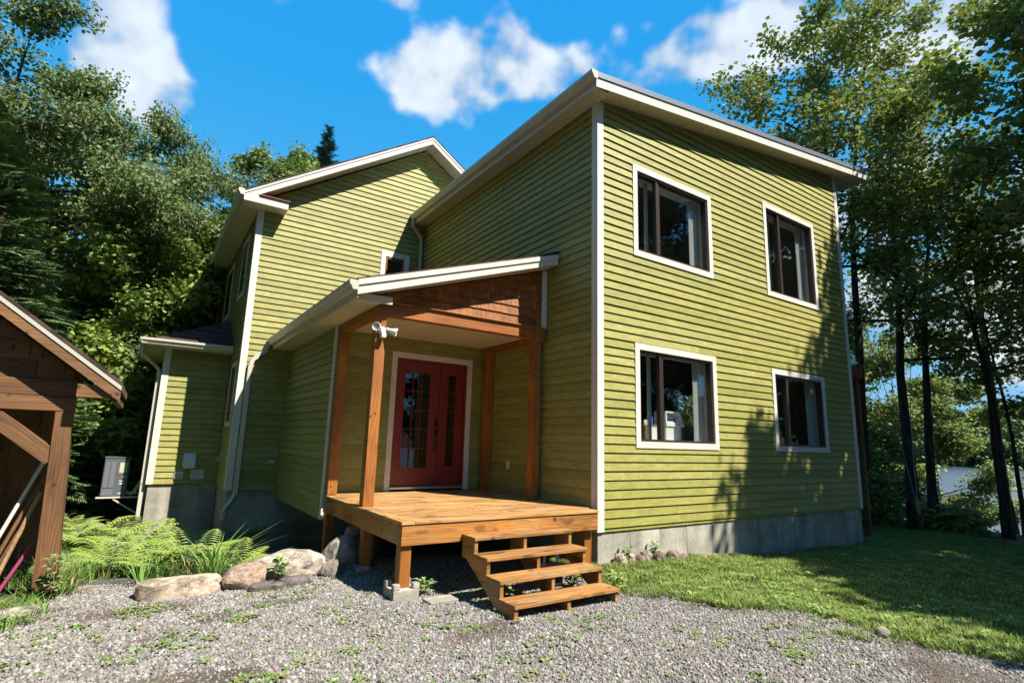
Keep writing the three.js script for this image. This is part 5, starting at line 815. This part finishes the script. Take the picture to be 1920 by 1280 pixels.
// distant wood on the far shore and behind the house
{
  const R = rng(301), L = [];
  for (let i = 0; i < 3600; i++) { const a = -0.55 + R() * 0.75, d = 150 + Math.pow(R(), 1.3) * 130, x = -5 + Math.cos(a) * d, z = 5 + Math.sin(a) * d, g = gh(x, z); if (g < LAKE - 0.3) continue; const v = 0.6 + R() * 0.7, con = R() < 0.3, H = 5 + R() * 6; for (let k = 0; k < 7; k++) { const f = k / 7; L.push({ p: [x + (R() - 0.5) * 3 * (1 - (con ? f : 0.3)), g + H * (0.1 + f * 0.95), z + (R() - 0.5) * 3 * (1 - (con ? f : 0.3))], r: [R(), R() * 6, R()], s: (con ? 3.4 * (1.1 - f) + 0.6 : 3.6) * (0.7 + R() * 0.5), c: con ? [0.035 * v, 0.065 * v, 0.028 * v] : [0.10 * v, 0.15 * v, 0.035 * v] }); } }
  inst('distant_forest', leafCluster(33, 16, 0.3, 0.5), solidLeaf, L, 'mixed forest covering the hill across the lake', 'forest');
  const B = [];
  for (let i = 0; i < 900; i++) { const a = -2.75 + R() * 2.0, d = 34 + R() * 30, x = -5 + Math.cos(a) * d, z = 5 + Math.sin(a) * d; if (x > 22) continue; const g = gh(x, z), v = 0.6 + R() * 0.7, H = 5 + R() * 5; for (let k = 0; k < 9; k++) B.push({ p: [x + (R() - 0.5) * 3, g + H * k / 9, z + (R() - 0.5) * 3], r: [R(), R() * 6, R()], s: 2.2 + R() * 1.4, c: [0.07 * v, 0.115 * v, 0.03 * v] }); }
  inst('distant_forest', leafCluster(34, 18, 0.22, 0.5), solidLeaf, B, 'dark forest far behind the house', 'forest');
}
// swing, and a bench near the lake
{
  const s = thing('rope_swing', 'small wooden swing seat hanging on two cords under the trees', 'swing', [11.2, 0.0, -0.35]);
  const at = [11.2, -0.35]; part('seat', extr([[-0.13, 0.1], [0.13, 0.1], [0.15, 0.0], [0.08, -0.2], [0.0, -0.26], [-0.08, -0.2], [-0.15, 0.0]].map(([a, b]) => [a + at[0], b - 0.1]), 'xy', at[1] - 0.02, at[1] + 0.02), mat(0.36, 0.3, 0.16, { map: woodTex }), s);
  part('cord', tube([[11.2, 0.0, -0.35], [11.22, 2.2, -0.3], [11.3, 4.4, -0.1]], 0.008, 5), mat(0.4, 0.4, 0.38), s);
  part('cord', tube([[11.2, -0.08, -0.37], [10.9, 2.2, -0.6], [10.6, 4.4, -0.9]], 0.008, 5), mat(0.3, 0.3, 0.28), s);
  const x = 10.9, z = 2.35, g = gh(x, z), b = thing('garden_bench', 'dark wooden bench at the right edge near the lake', 'bench', [x, g, z]);
  part('seat', box(x - 0.7, x + 0.7, g + 0.72, g + 0.77, z - 0.2, z + 0.5, 0.008), mat(0.16, 0.15, 0.14, { map: greyWood }), b);
  for (const [a, c] of [[-0.6, -0.12], [0.5, -0.12], [-0.6, 0.34], [0.5, 0.34]]) part('leg', box(x + a, x + a + 0.09, g - 0.05, g + 0.719, z + c, z + c + 0.09, 0.006), M.shedDark, b);
}
scene.traverse((o) => { if (o.isMesh) { o.castShadow = true; o.receiveShadow = true; } });
renderer.render(scene, camera);
